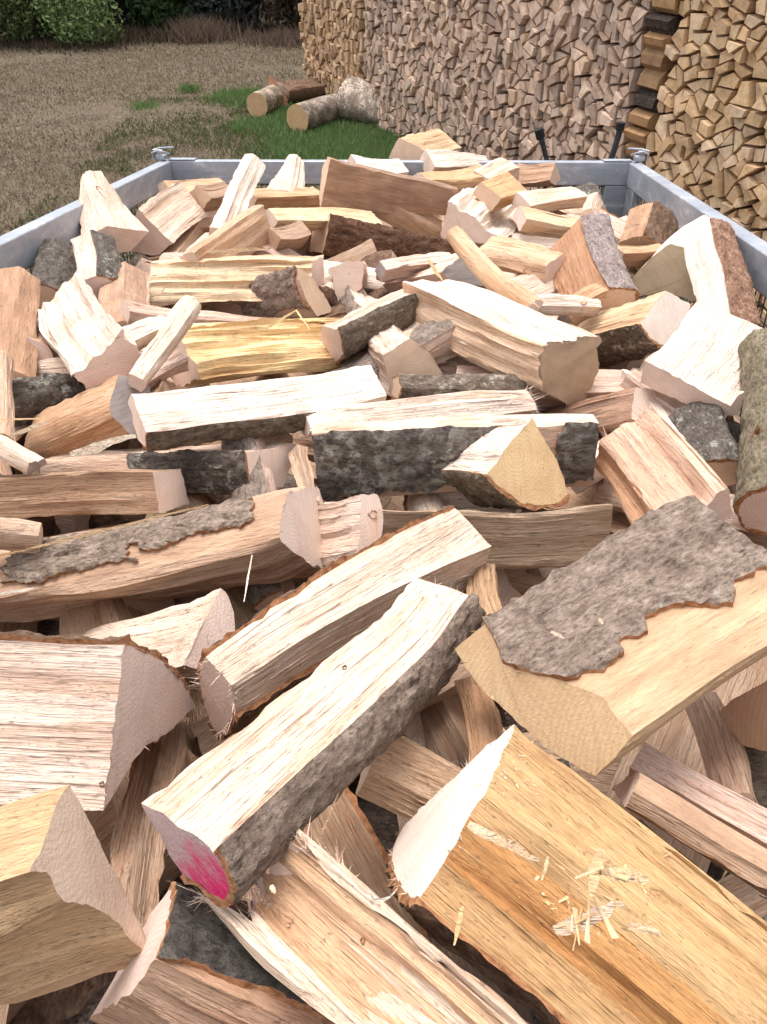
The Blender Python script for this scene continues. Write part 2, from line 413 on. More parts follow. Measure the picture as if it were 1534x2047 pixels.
def stack_cells(s0, s1, z1, pitch, rng):
    """Log ends packed in the rectangle s0..s1, 0..z1: round logs split into two or three wedges."""
    seeds = {}
    ni, nj = int((s1-s0)/pitch)+2, int(z1/(pitch*0.88))+2
    for i in range(-1, ni+1):
        for j in range(-1, nj+1):
            seeds[i, j] = (s0+(i+0.5*(j % 2)+0.3+rng.uniform(-.3, .3))*pitch, (j+0.4+rng.uniform(-.3, .3))*pitch*0.88)
    cells = []
    for (i, j), (x, y) in seeds.items():
        if not (s0 <= x <= s1 and 0 <= y <= z1): continue
        poly = [(x-.3, y-.3), (x+.3, y-.3), (x+.3, y+.3), (x-.3, y+.3)]
        for di in range(-2, 3):
            for dj in range(-2, 3):
                q = seeds.get((i+di, j+dj))
                if q is None or (di == 0 and dj == 0): continue
                nx, ny = q[0]-x, q[1]-y
                poly = clip(poly, nx, ny, (q[0]**2-x**2+q[1]**2-y**2)/2)
                if not poly: break
            if not poly: break
        poly = clip(poly, -1, 0, -s0); poly = clip(poly, 1, 0, s1); poly = clip(poly, 0, -1, -0.02) if poly else poly
        if len(poly) < 3: continue
        poly = tidy(poly, 0.03)
        a = rng.uniform(0, math.pi); cx = sum(p[0] for p in poly)/len(poly)+rng.uniform(-.012, .012); cy = sum(p[1] for p in poly)/len(poly)+rng.uniform(-.012, .012)
        nx, ny = math.cos(a), math.sin(a); c = nx*cx+ny*cy
        for sg in (1, -1):
            h = clip(poly, nx*sg, ny*sg, c*sg)
            if len(h) < 3: continue
            parts = [h]
            if rng.random() < 0.55 and area(h) > 0.006:
                b = a+math.pi/2+rng.uniform(-.5, .5); mx, my = math.cos(b), math.sin(b); k = mx*cx+my*cy
                parts = [clip(h, mx, my, k), clip(h, -mx, -my, -k)]
            for q in parts:
                if len(q) < 3: continue
                q = tidy(q, 0.028)
                if abs(area(q)) < 0.0011: continue
                cells.append(q)
    return cells

def wedge_mesh(poly, rng, length, out):
    """Prism along the wall normal; its sawn front is a little tilted. Returns verts and faces."""
    cx = sum(p[0] for p in poly)/len(poly); cy = sum(p[1] for p in poly)/len(poly)
    k = rng.uniform(0.77, 0.90); tx, ty = rng.uniform(-.10, .10), rng.uniform(-.10, .10)
    fr, fm, bk = [], [], []
    for (x, y) in poly:
        jx, jy = rng.uniform(-.003, .003), rng.uniform(-.003, .003)
        x2, y2 = cx+(x-cx)*k+jx, cy+(y-cy)*k+jy
        fr.append((cx+(x2-cx)*0.985, cy+(y2-cy)*0.985, out+(x2-cx)*tx+(y2-cy)*ty))
        fm.append((x2, y2, out-0.002+(x2-cx)*tx+(y2-cy)*ty))
        bk.append((cx+(x2-cx)*rng.uniform(.85, 1.0), cy+(y2-cy)*rng.uniform(.85, 1.0), out-length))
    n = len(poly)
    ctr = (cx, cy, out+rng.uniform(-.001, .0025))
    v = [ctr]+fr+fm+bk; f = []
    for i in range(n):
        j = (i+1) % n
        f.append((0, 1+i, 1+j))
        f.append((1+i, 1+n+i, 1+n+j)); f.append((1+i, 1+n+j, 1+j))
        f.append((1+n+i, 1+2*n+i, 1+2*n+j)); f.append((1+n+i, 1+2*n+j, 1+n+j))
    return v, f

def seen(p):
    """Photo pixel of a point, and whether it lies in the frame."""
    d = np.asarray(p)-CAM; z = d @ FWD
    px, py = CX+FPX*(d @ RGT)/z, CY-FPX*(d @ UP)/z
    return px, py, z, (-30 < px < 1570 and -30 < py < 2080)

rng = random.Random(11)
SECT = [  # s0, s1, height, pitch, colours, label words
    (0.0, 1.56, 2.0, 0.11, [(0.70, 0.50, 0.32), (0.62, 0.43, 0.27), (0.76, 0.56, 0.37), (0.52, 0.36, 0.23)], 'golden brown'),
    (1.60, 5.37, 2.0, 0.118, [(0.71, 0.55, 0.43), (0.62, 0.47, 0.37), (0.79, 0.62, 0.49), (0.50, 0.39, 0.32), (0.73, 0.54, 0.40)], 'weathered grey-brown'),
    (5.57, 9.2, 2.0, 0.128, [(0.78, 0.57, 0.34), (0.72, 0.51, 0.30), (0.82, 0.62, 0.40), (0.64, 0.45, 0.27), (0.76, 0.59, 0.41)], 'fresh golden'),
]
cells = []
for si, (s0, s1, z1, pitch, cols, _) in enumerate(SECT):
    for q in stack_cells(s0, s1, z1, pitch, rng):
        cx = sum(p[0] for p in q)/len(q); cy = sum(p[1] for p in q)/len(q)
        px, py, z, inside = seen(wall_pt(cx, cy))
        hid = px > 760 and py > 335+max(0, (px-1265)*0.69)      # behind the trailer
        cells.append((abs(area(q))/z**2 if inside and not hid else -1, si, q, cx, cy))
cells.sort(key=lambda c: -c[0])
single = [c for c in cells[:270] if c[0] > 0]
rest = [c for c in cells if not any(c is k for k in single)] if False else cells[len(single):]
WROT = Matrix(((WD[0], 0, WN[0]), (WD[1], 0, WN[1]), (0, 1, 0))).to_4x4()
LBL = ['golden split log end in the old far end of the long stack',
       'weathered grey-brown split log end in the middle of the long stack',
       'golden split log end in the stack beyond the dark cross-laid pillar']
GRP = ['logs of the far golden stack', 'logs of the weathered stack', 'logs of the near golden stack']
for _, si, q, cx, cy in single:
    v, f = wedge_mesh([(x-cx, y-cy) for x, y in q], rng, 0.33, rng.uniform(-.026, .026))
    c = rng.choice(SECT[si][4]); k = rng.uniform(.8, 1.12)
    o = mesh_obj('stacked_log', v, f, M['stack'], color=tuple(x*k for x in c))
    o.matrix_world = Matrix.Translation(Vector(wall_pt(cx, cy))) @ WROT
    tag(o, LBL[si], 'firewood', GRP[si])
for si in range(3):
    V, F, C = [], [], []
    for _, s_, q, cx, cy in rest:
        if s_ != si: continue
        v, f = wedge_mesh(q, rng, 0.33, rng.uniform(-.026, .026)); b = len(V)
        c = rng.choice(SECT[si][4]); k = rng.uniform(.8, 1.12)
        V += v; F += [tuple(b+i for i in t) for t in f]; C += [tuple(x*k for x in c)]*len(f)
    o = np_mesh('stacked_firewood', V, F, M['stack_attr'], face_col=C)
    o.matrix_world = Matrix.Translation(Vector(W0)) @ WROT
    tag(o, ['far golden brown section of the long firewood stack', 'weathered grey-brown middle section of the long firewood stack', 'fresh golden near section of the long firewood stack'][si], 'firewood stack', kind='stuff')
# unseen dark box added behind the front row to stop light leaking through
core = MB()
core.box(wall_pt(4.6, 0.98, -0.52), WD*4.58, WN*0.2, WZ*0.97)
tag(core.build('stacked_firewood', M['bark_brown']), 'unseen dark box added behind the long firewood stack against light leaks', 'firewood stack', kind='stuff')
# pillar of cross-laid logs between two sections
z = 0.0; k = 0
while z < 1.98:
    h = rng.uniform(0.075, 0.115)
    dark = rng.random() < 0.2 or k in (5, 9, 13)
    V = []; n = 7
    for e in (-1, 1):
        for i in range(n):
            a = 2*math.pi*i/n+0.4; rr = 1+0.12*math.sin(3*a+k)
            V.append((e*(0.085+rng.uniform(-.01, .01)), math.sin(a)*h*0.5*rr, math.cos(a)*0.06*rr))
    F = [(i, (i+1) % n, n+(i+1) % n, n+i) for i in range(n)]+[tuple(range(n))[::-1], tuple(range(n, 2*n))]
    o = mesh_obj('cross_laid_log', V, F, M['bark_dark'] if dark else M['stack'], color=(0.55, 0.5, 0.48) if dark else rng.choice([(.52, .34, .17), (.44, .27, .14), (.36, .23, .13)]))
    o.matrix_world = Matrix.Translation(Vector(wall_pt(5.475, z+h*0.5, -0.045+rng.uniform(-.02, .02)))) @ WROT
    tag(o, 'dark barked log laid crosswise in the pillar between two stacks' if dark else 'brown split log laid crosswise in the pillar between two stacks', 'firewood', 'cross-laid pillar logs')
    z += h*0.97; k += 1

# ------------------------------------------------------------------ round logs on the grass
def round_log(p0, p1, r0, r1, name, label, bark, barkcol, endcol, peel=0.0, half=False, seed=1, endmat=None):
    p0, p1 = np.asarray(p0, float), np.asarray(p1, float)
    L = np.linalg.norm(p1-p0); X = (p1-p0)/L; Y = nrm(np.cross([0, 0, 1], X)); Z = np.cross(X, Y)
    n, m = 36, 20; rs = np.random.RandomState(seed)
    ang = np.linspace(0, 2*math.pi, n, endpoint=False); xs = np.linspace(-L/2, L/2, m)
    V = []
    for x in xs:
        r = r0+(r1-r0)*(x/L+.5)
        rr = r*(1+0.05*vnoise(np.cos(ang)*2+5, np.sin(ang)*2+x*4+9, seed)+0.02*vnoise(ang*6, x*30+ang*0, seed+1))
        yy, zz = np.cos(ang)*rr, np.sin(ang)*rr
        if half: zz = np.minimum(zz, 0.15*r+0.15*yy+0.02*vnoise(yy*60, x*8+yy*0, seed))
        V += [(x, a, b) for a, b in zip(yy, zz)]
    F = [(i*n+k, i*n+(k+1) % n, (i+1)*n+(k+1) % n, (i+1)*n+k) for i in range(m-1) for k in range(n)]
    mm = Matrix(((X[0], Y[0], Z[0], 0), (X[1], Y[1], Z[1], 0), (X[2], Y[2], Z[2], 0), (0, 0, 0, 1)))
    fm = None
    if peel:
        fm = [1 if vnoise(np.array(i*0.9+seed), np.array(k*0.45), seed+3) > 1-2*peel else 0 for i in range(m-1) for k in range(n)]
    o = mesh_obj(name, V, F, [M[bark], M['peeled']], None, 50, fm, barkcol)
    o.matrix_world = Matrix.Translation(Vector((p0+p1)/2)) @ mm
    for e in (0, m-1):
        ring = V[e*n:(e+1)*n]
        mesh_obj('sawn_end', ring, [tuple(range(n)) if e else tuple(range(n))[::-1]], M[endmat or 'end'], o, color=endcol)
    return tag(o, label, 'log')
M['peeled'] = mat_noise('peeled_bark', [(0.3, (0.40, 0.33, 0.26)), (0.5, (0.62, 0.54, 0.45)), (0.7, (0.74, 0.68, 0.60))], 26.0, 0.004)
def gp(px, py): return at_z(px, py, 0.0)
# R: pixel of the lowest point of the near end
a = gp(516, 236); round_log(a+[0, .02, .115], a+[.16, .55, .105], .115, .11, 'round_log', 'thin round log with bright sawn end lying on grass', 'bark_peel', (.9, .85, .78), (.66, .44, .26), 0, seed=3)
a = gp(596, 268); round_log(a+[0, .02, .125], a+[.34, .55, .12], .125, .12, 'round_log', 'grey-barked round log with golden sawn end beside the fat log', 'bark_peel', (.75, .72, .7), (.64, .44, .24), 0, seed=7)
a = gp(688, 250); round_log(a+[.05, .20, .20], a+[.46, -.08, .15], .20, .165, 'round_log', 'fat log with pale peeling bark lying against the stack', 'bark_peel', (1.1, 1.05, 1.0), (.62, .52, .42), 0, seed=12)
a = gp(570, 212); round_log(a+[-.02, .10, .15], a+[.52, .42, .14], .15, .14, 'round_log', 'dark brown half log with split pale top behind the round logs', 'bark_brown', (1.2, 1.2, 1.2), (.55, .36, .24), 0, True, seed=15)
# upright wedge of split wood leaning behind the thin round log
V = [(-.10, -.03, 0), (.12, -.05, 0), (.02, .10, 0), (-.07, .0, .30), (-.02, -.01, .29), (-.05, .05, .27), (.10, -.04, .12), (.03, .09, .13)]
F = [(0, 1, 6, 4, 3), (1, 2, 7, 6), (2, 0, 3, 5, 7), (3, 4, 5), (4, 6, 7, 5)]
a = gp(556, 216)
o = mesh_obj('split_wedge', V, F, M['split'], color=(.60, .36, .22)); o.location = a
tag(o, 'reddish split wedge standing on end between the round logs', 'firewood')

# two dark bent bars rising between the trailer tailgate and the stack
for (pts, lab) in (([(1096, 330), (1086, 290), (1078, 262)], 'short dark bent bar in front of the weathered stack'),
                   ([(1215, 335), (1228, 300), (1237, 270), (1241, 248)], 'curved dark metal handle bar rising behind the tailgate')):
    P = []
    for i, (x, y) in enumerate(pts):
        r = ray(x, y); P.append(CAM + r*(3.55/r[1]))
    base = P[0].copy(); base[2] = 0.0; low = P[0].copy(); low[2] = 0.45
    m = MB(); m.tube([base, low]+P, 0.013 if len(pts) == 4 else 0.011, 10)
    b = m.build('bent_bar', M['dark_metal'], smooth=60)
    g = MB(); g.tube([P[-2]*0.5+P[-1]*0.5, P[-1]+(P[-1]-P[-2])*0.15], 0.019, 10); g.build('grip', M['rubber'], b, smooth=60)
    tag(b, lab, 'bar')

# ------------------------------------------------------------------ shrubs and trees at the edge of the field
def foliage(name, parent, centre, rad, n, size, cols, seed, clumps=26, low=0.05):
    rs = np.random.RandomState(seed)
    cc = rs.randn(clumps, 3); cc /= np.linalg.norm(cc, axis=1)[:, None]; cc *= (rs.rand(clumps, 1)**0.45)
    cr = 0.22+0.22*rs.rand(clumps)
    k = rs.randint(0, clumps, n)
    d = rs.randn(n, 3); d /= np.linalg.norm(d, axis=1)[:, None]
    p = cc[k]*0.82 + d*(cr[k]*(0.55+0.5*rs.rand(n)))[:, None]
    p = p*np.array(rad)+np.array(centre)
    p[:, 2] = np.abs(p[:, 2]-low)+low
    u = rs.randn(n, 3); u /= np.linalg.norm(u, axis=1)[:, None]
    w = np.cross(u, rs.randn(n, 3)); w /= np.linalg.norm(w, axis=1)[:, None]
    s = size*(0.6+0.8*rs.rand(n))[:, None]
    v = np.stack([p-u*s, p+w*s*0.45, p+u*s, p-w*s*0.45], 1).reshape(-1, 3)
    f = np.arange(n*4).reshape(-1, 4)
    tone = 0.75+0.5*rs.rand(clumps)
    c = np.array(cols)[rs.randint(0, len(cols), n)]*(tone[k]*(0.75+0.5*rs.rand(n)))[:, None]
    return np_mesh(name, v, f, M['leaf'], parent, c)

def shrub(x, y, rx, rz, n, size, cols, seed, label, name='shrub', cat='shrub', lift=0.0, bark=(0.6, 0.5, 0.45)):
    r = empty(name, (x, y, 0)); tag(r, label, cat)
    foliage('crown', r, (0, 0, rz*0.5+lift), (rx, rx*0.9, rz), n, size, cols, seed)
    rr = random.Random(seed); m = MB()
    for i in range(6):
        a = rr.uniform(0, 6.28); t = rr.uniform(.4, .95)
        e = np.array([math.cos(a)*rx*.55, math.sin(a)*rx*.55, rz*1.5*t+lift])
        m.tube([(math.cos(a)*.05, math.sin(a)*.05, -.05), e*np.array([.3, .3, .45]), e], [.045, .03, .012], 6)
    m.build('trunk', M['bark_dark'], r, color=bark)
    return r
LG = [(.12, .175, .06), (.15, .21, .08), (.085, .125, .05)]
MG = [(.045, .085, .03), (.06, .10, .035), (.03, .06, .025)]
DG = [(.045, .06, .045), (.06, .07, .06), (.05, .055, .055)]
BR = [(.10, .075, .05), (.07, .055, .04), (.05, .045, .03), (.13, .09, .055)]
shrub(-5.15, 13.3, 1.35, 1.15, 20000, .036, LG, 1, 'bright green leafy shrub at the edge of the field')
shrub(-7.2, 13.9, 1.2, 1.5, 8000, .06, MG, 2, 'dull green shrub left of the bright green shrub')
shrub(-3.35, 14.2, .75, 1.4, 9000, .05, MG, 3, 'mid green shrub standing between two dark shrubs')
shrub(-4.35, 14.9, 1.1, 1.7, 9000, .06, DG, 4, 'dark shaded shrub between the bright and mid green shrubs')
shrub(-2.3, 14.7, 1.0, 1.6, 9000, .055, DG, 5, 'dark shaded shrub behind the brown twiggy shrub')
shrub(-1.35, 14.0, .8, 1.05, 9000, .035, BR, 6, 'brown half-bare twiggy shrub beside the far stack end')
shrub(-.3, 14.6, 1.0, 1.7, 9000, .045, BR+DG, 7, 'dark brown shrub partly hidden by the far stack end')
shrub(-6.1, 15.6, 1.5, 1.9, 8000, .06, DG, 8, 'dark shaded shrub behind the bright green shrub')
for i, (x, y, h) in enumerate([(-8.5, 17.5, 6), (-5.6, 18.2, 6.5), (-2.8, 17.4, 6), (-0.2, 17.8, 6.2), (2.6, 17, 6)]):
    r = empty('tree', (x, y, 0))
    tag(r, 'dark broadleaf tree in the shaded wood behind the field shrubs', 'tree', 'trees of the wood behind the field')
    foliage('crown', r, (0, 0, h*.52), (1.9, 1.6, h*.5), 7000, .09, DG, 40+i, 34)
    m = MB(); m.tube([(0, 0, -.1), (.05, 0, h*.4), (0, .1, h*.8)], [.16, .11, .04], 8)
    for q in range(5):
        a = q*1.26; m.tube([(.03, 0, h*(.3+.07*q)), (math.cos(a)*.9, math.sin(a)*.8, h*(.5+.08*q))], [.05, .015], 6)
    m.build('trunk', M['bark_dark'], r, color=(.7, .7, .7))
wood = foliage('wood', None, (-2.5, 22, 2.6), (12, 2.2, 4.2), 22000, .16, DG, 77, 90)
tag(wood, 'dark mass of the wood far behind the field', 'wood', kind='stuff')

# dry tufts in front of the shrubs
def tuft(x, y, w, h, n, cols, seed, label):
    rs = np.random.RandomState(seed)
    def smp(rs, n): return np.c_[x+rs.randn(n)*w*.4, y+rs.randn(n)*w*.3]
    o = blades('dry_tuft', label, n, smp, h*.35, h, cols, seed, .009); return o
STRAW = [(.225, .17, .122), (.18, .137, .095), (.26, .20, .142), (.165, .135, .092)]
RED = [(.17, .12, .09), (.14, .10, .075), (.20, .15, .11)]
for i, (x, y, w, h, cols, lab) in enumerate([
        (-2.75, 13.5, .6, .34, RED, 'tall reddish dry grass clump before the dark shrubs'),
        (-1.35, 13.2, .7, .22, RED, 'low reddish dry grass clump beside the brown twiggy shrub'),
        (-3.7, 13.6, 1.0, .20, BR, 'brown dry weed clump before the mid green shrub'),
        (-4.6, 13.0, 1.0, .12, BR, 'short brown weed clump right of the bright green shrub'),
        (-6.8, 12.8, 1.2, .14, STRAW, 'straw-coloured grass clump below the dull green shrub')]):
    tuft(x, y, w, h, 1700, cols, 100+i, lab)

def dry_s(rs, n):
    y = 2.6+11.0*rs.rand(n)**0.85; x = -0.75*y+rs.rand(n)*(0.95*y); return np.c_[x, y]
blades('dry_grass', 'short dry brownish grass covering the field', 130000, dry_s, .01, .038, STRAW+[(.14, .125, .07)], 21, .005)
def green_s(rs, n):
    g = np.array(GREEN); w = g[:, 2]**2; k = rs.choice(len(g), n, p=w/w.sum())
    p = g[k, :2]+rs.randn(n, 2)*g[k, 2:3]*.60
    s = (p-W0[:2]) @ WN[:2]
    keep = s > 0.0
    return p[keep]
GR = [(.11, .23, .065), (.13, .25, .075), (.10, .18, .06), (.18, .26, .10), (.19, .20, .11)]
blades('green_grass', 'fresh green grass around the round logs and stack foot', 70000, green_s, .02, .085, GR, 22, .006)
def mid_s(rs, n):
    y = 4.0+5.5*rs.rand(n); x = -2.6+3.2*rs.rand(n)
    k = vnoise(x*1.3, y*1.3, 9)+.5*vnoise(x*4, y*4, 8) > -.1
    return np.c_[x, y][k]
blades('green_grass', 'thin dull green grass fading into the dry field', 34000, mid_s, .012, .05, [(.09, .12, .045), (.07, .11, .035), (.12, .13, .06)], 23, .005)
# ------------------------------------------------------------------ trailer
TY = nrm(np.array([0.066, 1.167, -0.157]))              # along the side rails, away from the camera
TX = np.array([0.9984, -0.0565, 0.012]); TX = nrm(TX - TY*(TX @ TY)); TZ = np.cross(TX, TY)
TW = 1.5
def proj(p):
    d = np.asarray(p)-CAM; z = d @ FWD
    return CX+FPX*(d @ RGT)/z, CY-FPX*(d @ UP)/z
lo, hi = 1.5, 4.0
for _ in range(40):
    mid = (lo+hi)/2; P = CAM+ray(342, 322)*mid
    if proj(P+TX*TW)[0] > 1258: lo = mid
    else: hi = mid
TL = CAM+ray(342, 322)*mid          # top inner far left corner
def tp(x, y, z): return TL+TX*x+TY*y+TZ*z               # trailer coordinates, metres
trailer = empty('trailer', (0, 0, 0)); tag(trailer, 'galvanised box trailer with wire mesh sides full of firewood', 'trailer')
LEN = 2.75; RH, RWD = 0.070, 0.040
def bar(x0, x1, y0, y1, z0, z1, name, bevel=0.003, mat='zinc'):
    m = MB(); m.box(tp((x0+x1)/2, (y0+y1)/2, (z0+z1)/2), TX*(x1-x0)/2, TY*(y1-y0)/2, TZ*(z1-z0)/2)
    return m.build(name, M[mat], trailer, bevel=bevel)
SH = 0.62           # height of the mesh sides
for side, x0, x1 in ((0, -RWD, 0), (1, TW, TW+RWD)):
    bar(x0, x1, -LEN, -0.004, -RH, 0, 'top_rail')
    bar(x0, x1, -LEN, -0.004, -SH, -SH+0.05, 'bottom_rail')
    bar(x0+.002, x1-.002, -0.10, -0.006, -SH+.05, -RH, 'post')
    for yy in (-0.95, -1.8, -LEN+.04):
        bar(x0+.003, x1-.003, yy-.035, yy+.035, -SH+.05, -RH, 'post')
    bar(x0, x1, -LEN, 0.03, -SH-.40, -SH-.004, 'side_board')
bar(-RWD, TW+RWD, 0, 0.04, -RH, 0.001, 'gate_rail')
bar(-RWD, TW+RWD, 0, 0.04, -SH, -SH+.05, 'bottom_rail')
for x0 in (-RWD, TW-.068):
    bar(x0+.002, x0+.106, 0.002, 0.038, -SH+.05, -RH, 'gate_post')
bar(-RWD, TW+RWD, 0, 0.04, -SH-.40, -SH-.004, 'tail_board')
bar(-RWD, TW+RWD, -LEN-.04, -LEN-.003, -SH-.40, -SH-.004, 'front_board')
bar(-RWD, TW+RWD, -LEN, 0.0, -SH-.44, -SH-.402, 'bed')
# corner fittings: bracket plate, hinge pin and hook on each corner
for sx in (0, 1):
    x = -0.02 if sx == 0 else TW+.02; dx = -1 if sx == 0 else 1
    m = MB()
    m.box(tp(x-dx*.055, .018, .004), TX*.045, TY*.018, TZ*.0025)
    m.box(tp(x+dx*.012, .010, .012), TX*.014, TY*.020, TZ*.006)
    m.build('corner_bracket', M['zinc'], trailer, bevel=.0015)
    m = MB(); m.tube([tp(x+dx*.015, .0, .0), tp(x+dx*.015, .0, .028)], .007, 10); m.tube([tp(x+dx*.015, 0, .028), tp(x+dx*.015, 0, .034)], .012, 10)
    m.build('hinge_pin', M['zinc'], trailer)
    m = MB(); m.tube([tp(x+dx*.03, -.03, .004), tp(x+dx*.03, -.03, .028), tp(x+dx*.01, -.03, .036), tp(x-dx*.008, -.025, .03), tp(x-dx*.012, .02, .02)], .0032, 8)
    m.tube([tp(x+dx*.045, .03, .0), tp(x+dx*.045, .03, .03), tp(x+dx*.025, .045, .034), tp(x-dx*.02, .045, .036)], .003, 8)
    m.build('latch_hook', M['zinc'], trailer)
# woven wire panels
def wires(p00, du, dv, nu, nv, pitch, name):
    m = MB(); r = 0.0016
    nn = nrm(np.cross(du, dv))
    for i in range(nu+1): m.tube([p00+du*i*pitch+nn*.0016, p00+du*i*pitch+dv*nv*pitch+nn*.0016], r, 5, False)
    for j in range(nv+1): m.tube([p00+dv*j*pitch-nn*.0016, p00+dv*j*pitch+du*nu*pitch-nn*.0016], r, 5, False)
    o = m.build(name, M['wire'], trailer, smooth=60); o['kind'] = 'stuff'
PT = 0.025
wires(tp(-.02, -LEN+.02, -SH+.02), TY, TZ, int((LEN-.1)/PT), int((SH-.03)/PT), PT, 'wire_mesh')
wires(tp(TW+.02, -LEN+.02, -SH+.02), TY, TZ, int((LEN-.1)/PT), int((SH-.03)/PT), PT, 'wire_mesh')
wires(tp(.02, .02, -SH+.02), TX, TZ, int((TW-.04)/PT), int((SH-.03)/PT), PT, 'wire_mesh')
# wheels, axle and drawbar under the bed
for sx in (0, 1):
    x = -0.16 if sx == 0 else TW+.16
    c = tp(x, -1.45, 0); c[2] = .30
    m = MB(); m.tube([c-TX*.085, c-TX*.09*.9, c+TX*.09*.9, c+TX*.085], [.26, .30, .30, .26], 28); t_ = m.build('tyre', M['rubber'], trailer, smooth=50)
    m = MB(); m.tube([c-TX*.092, c+TX*.092], .17, 20); m.build('rim', M['zinc'], trailer)
    m = MB()
    for a in range(9):
        t0, t1 = math.pi*(a/9), math.pi*((a+1)/9)
        for t in (t0, t1): pass
        p0 = c+TY*math.cos(t0)*.36+np.array([0, 0, math.sin(t0)*.36]); p1 = c+TY*math.cos(t1)*.36+np.array([0, 0, math.sin(t1)*.36])
        u = (p1-p0)/2; m.box((p0+p1)/2, u*1.02, TX*.12, np.cross(nrm(u), TX)*.004)
    m.build('mudguard', M['zinc'], trailer)
c0 = tp(-.16, -1.45, 0); c1 = tp(TW+.16, -1.45, 0); c0[2] = c1[2] = .30
MB().tube([c0, c1], .03, 10).build('axle', M['dark_metal'], trailer)
for yy in (-.9, -2.0):
    bar(.1, TW-.1, yy-.04, yy+.04, -SH-.56, -SH-.442, 'chassis_beam')
bar(TW/2-.05, TW/2+.05, -LEN-.9, -.4, -SH-.56, -SH-.444, 'drawbar')

# ------------------------------------------------------------------ split logs
ZONE = {1: (0, 0), 2: (734, 0), 3: (0, 400), 4: (734, 400), 5: (0, 900), 6: (734, 900), 7: (0, 1447), 8: (734, 1447)}
KZ = 800/1534.0
def px(zone, p):
    o = ZONE[zone]; return o[0]+p[0]*KZ, o[1]+p[1]*KZ

def surface_depth(x, y):
    """Depth along the view axis at which the pixel meets the mean top of the pile."""
    r = ray(x, y)
    return (1.345-0.064*0 - CAM[2]) / (r[2]+0.064*r[1])

REPORT = []
def sample_section(sec, edges, res):
    """Points round the section: coordinates, outward normal, edge kind, run index and fraction along the edge."""
    n = len(sec); sec = [np.array(p, float) for p in sec]
    ar = sum(sec[i][0]*sec[(i+1) % n][1]-sec[(i+1) % n][0]*sec[i][1] for i in range(n))
    sg = 1.0 if ar > 0 else -1.0
    P, N, K, E, T = [], [], [], [], []
    for i in range(n):
        p, q = sec[i], sec[(i+1) % n]; d = q-p; L = max(np.linalg.norm(d), 1e-4)
        nv = np.array([d[1], -d[0]])/L*sg
        bul = {'b': 0.10, 'B': 0.16, 'c': 0.06, 'C': 0.14}.get(edges[i], 0.0)*L
        if edges[i] in 'bc' and edges[i] in (edges[i-1], edges[(i+1) % n]): bul *= .35
        m = max(3, int(round(L/res)))
        for k in range(m):
            t = k/m
            P.append(p+d*t+nv*bul*4*t*(1-t))
            tn = d+nv*bul*4*(1-2*t); tn = tn/np.linalg.norm(tn)
            N.append(np.array([tn[1], -tn[0]])*sg); K.append(edges[i].lower()); E.append(i); T.append(t)
    P, N = np.array(P), np.array(N)
    N2 = N.copy()
    for k in range(len(P)):
        a = N[k]+N[k-1]
        if np.linalg.norm(a) > .2: N2[k] = nrm(a)
    return P, N2, K, np.array(E), np.array(T), sg

def fibres(name, pts, dirs, n, l0, l1, parent, mat, color, seed, w=.00035):
    """Loose wood fibres standing off a torn or sawn edge."""
    rs = np.random.RandomState(seed); V, F = [], []
    pts = np.asarray(pts)
    for i in range(n):
        k = rs.randint(len(pts)); p = pts[k]+(pts[(k+1) % len(pts)]-pts[k])*rs.rand()
        d = dirs[k]+rs.randn(3)*.35; d = d/np.linalg.norm(d); L = l0+(l1-l0)*rs.rand()**2
        s = np.cross(d, rs.randn(3)); s = s/np.linalg.norm(s)*w*(.6+rs.rand()*1.6)
        bend = rs.randn(3)*L*.18; b = len(V)
        p = p-d*.004
        V += [p-s, p+s, p+d*L*.5+bend*.4+s*.7, p+d*L*.5+bend*.4-s*.7, p+d*L+bend]
        F += [(b, b+1, b+2, b+3), (b+3, b+2, b+4)]
    o = mesh_obj(name, V, F, mat, parent, color=color); o['kind'] = 'stuff'
    return o

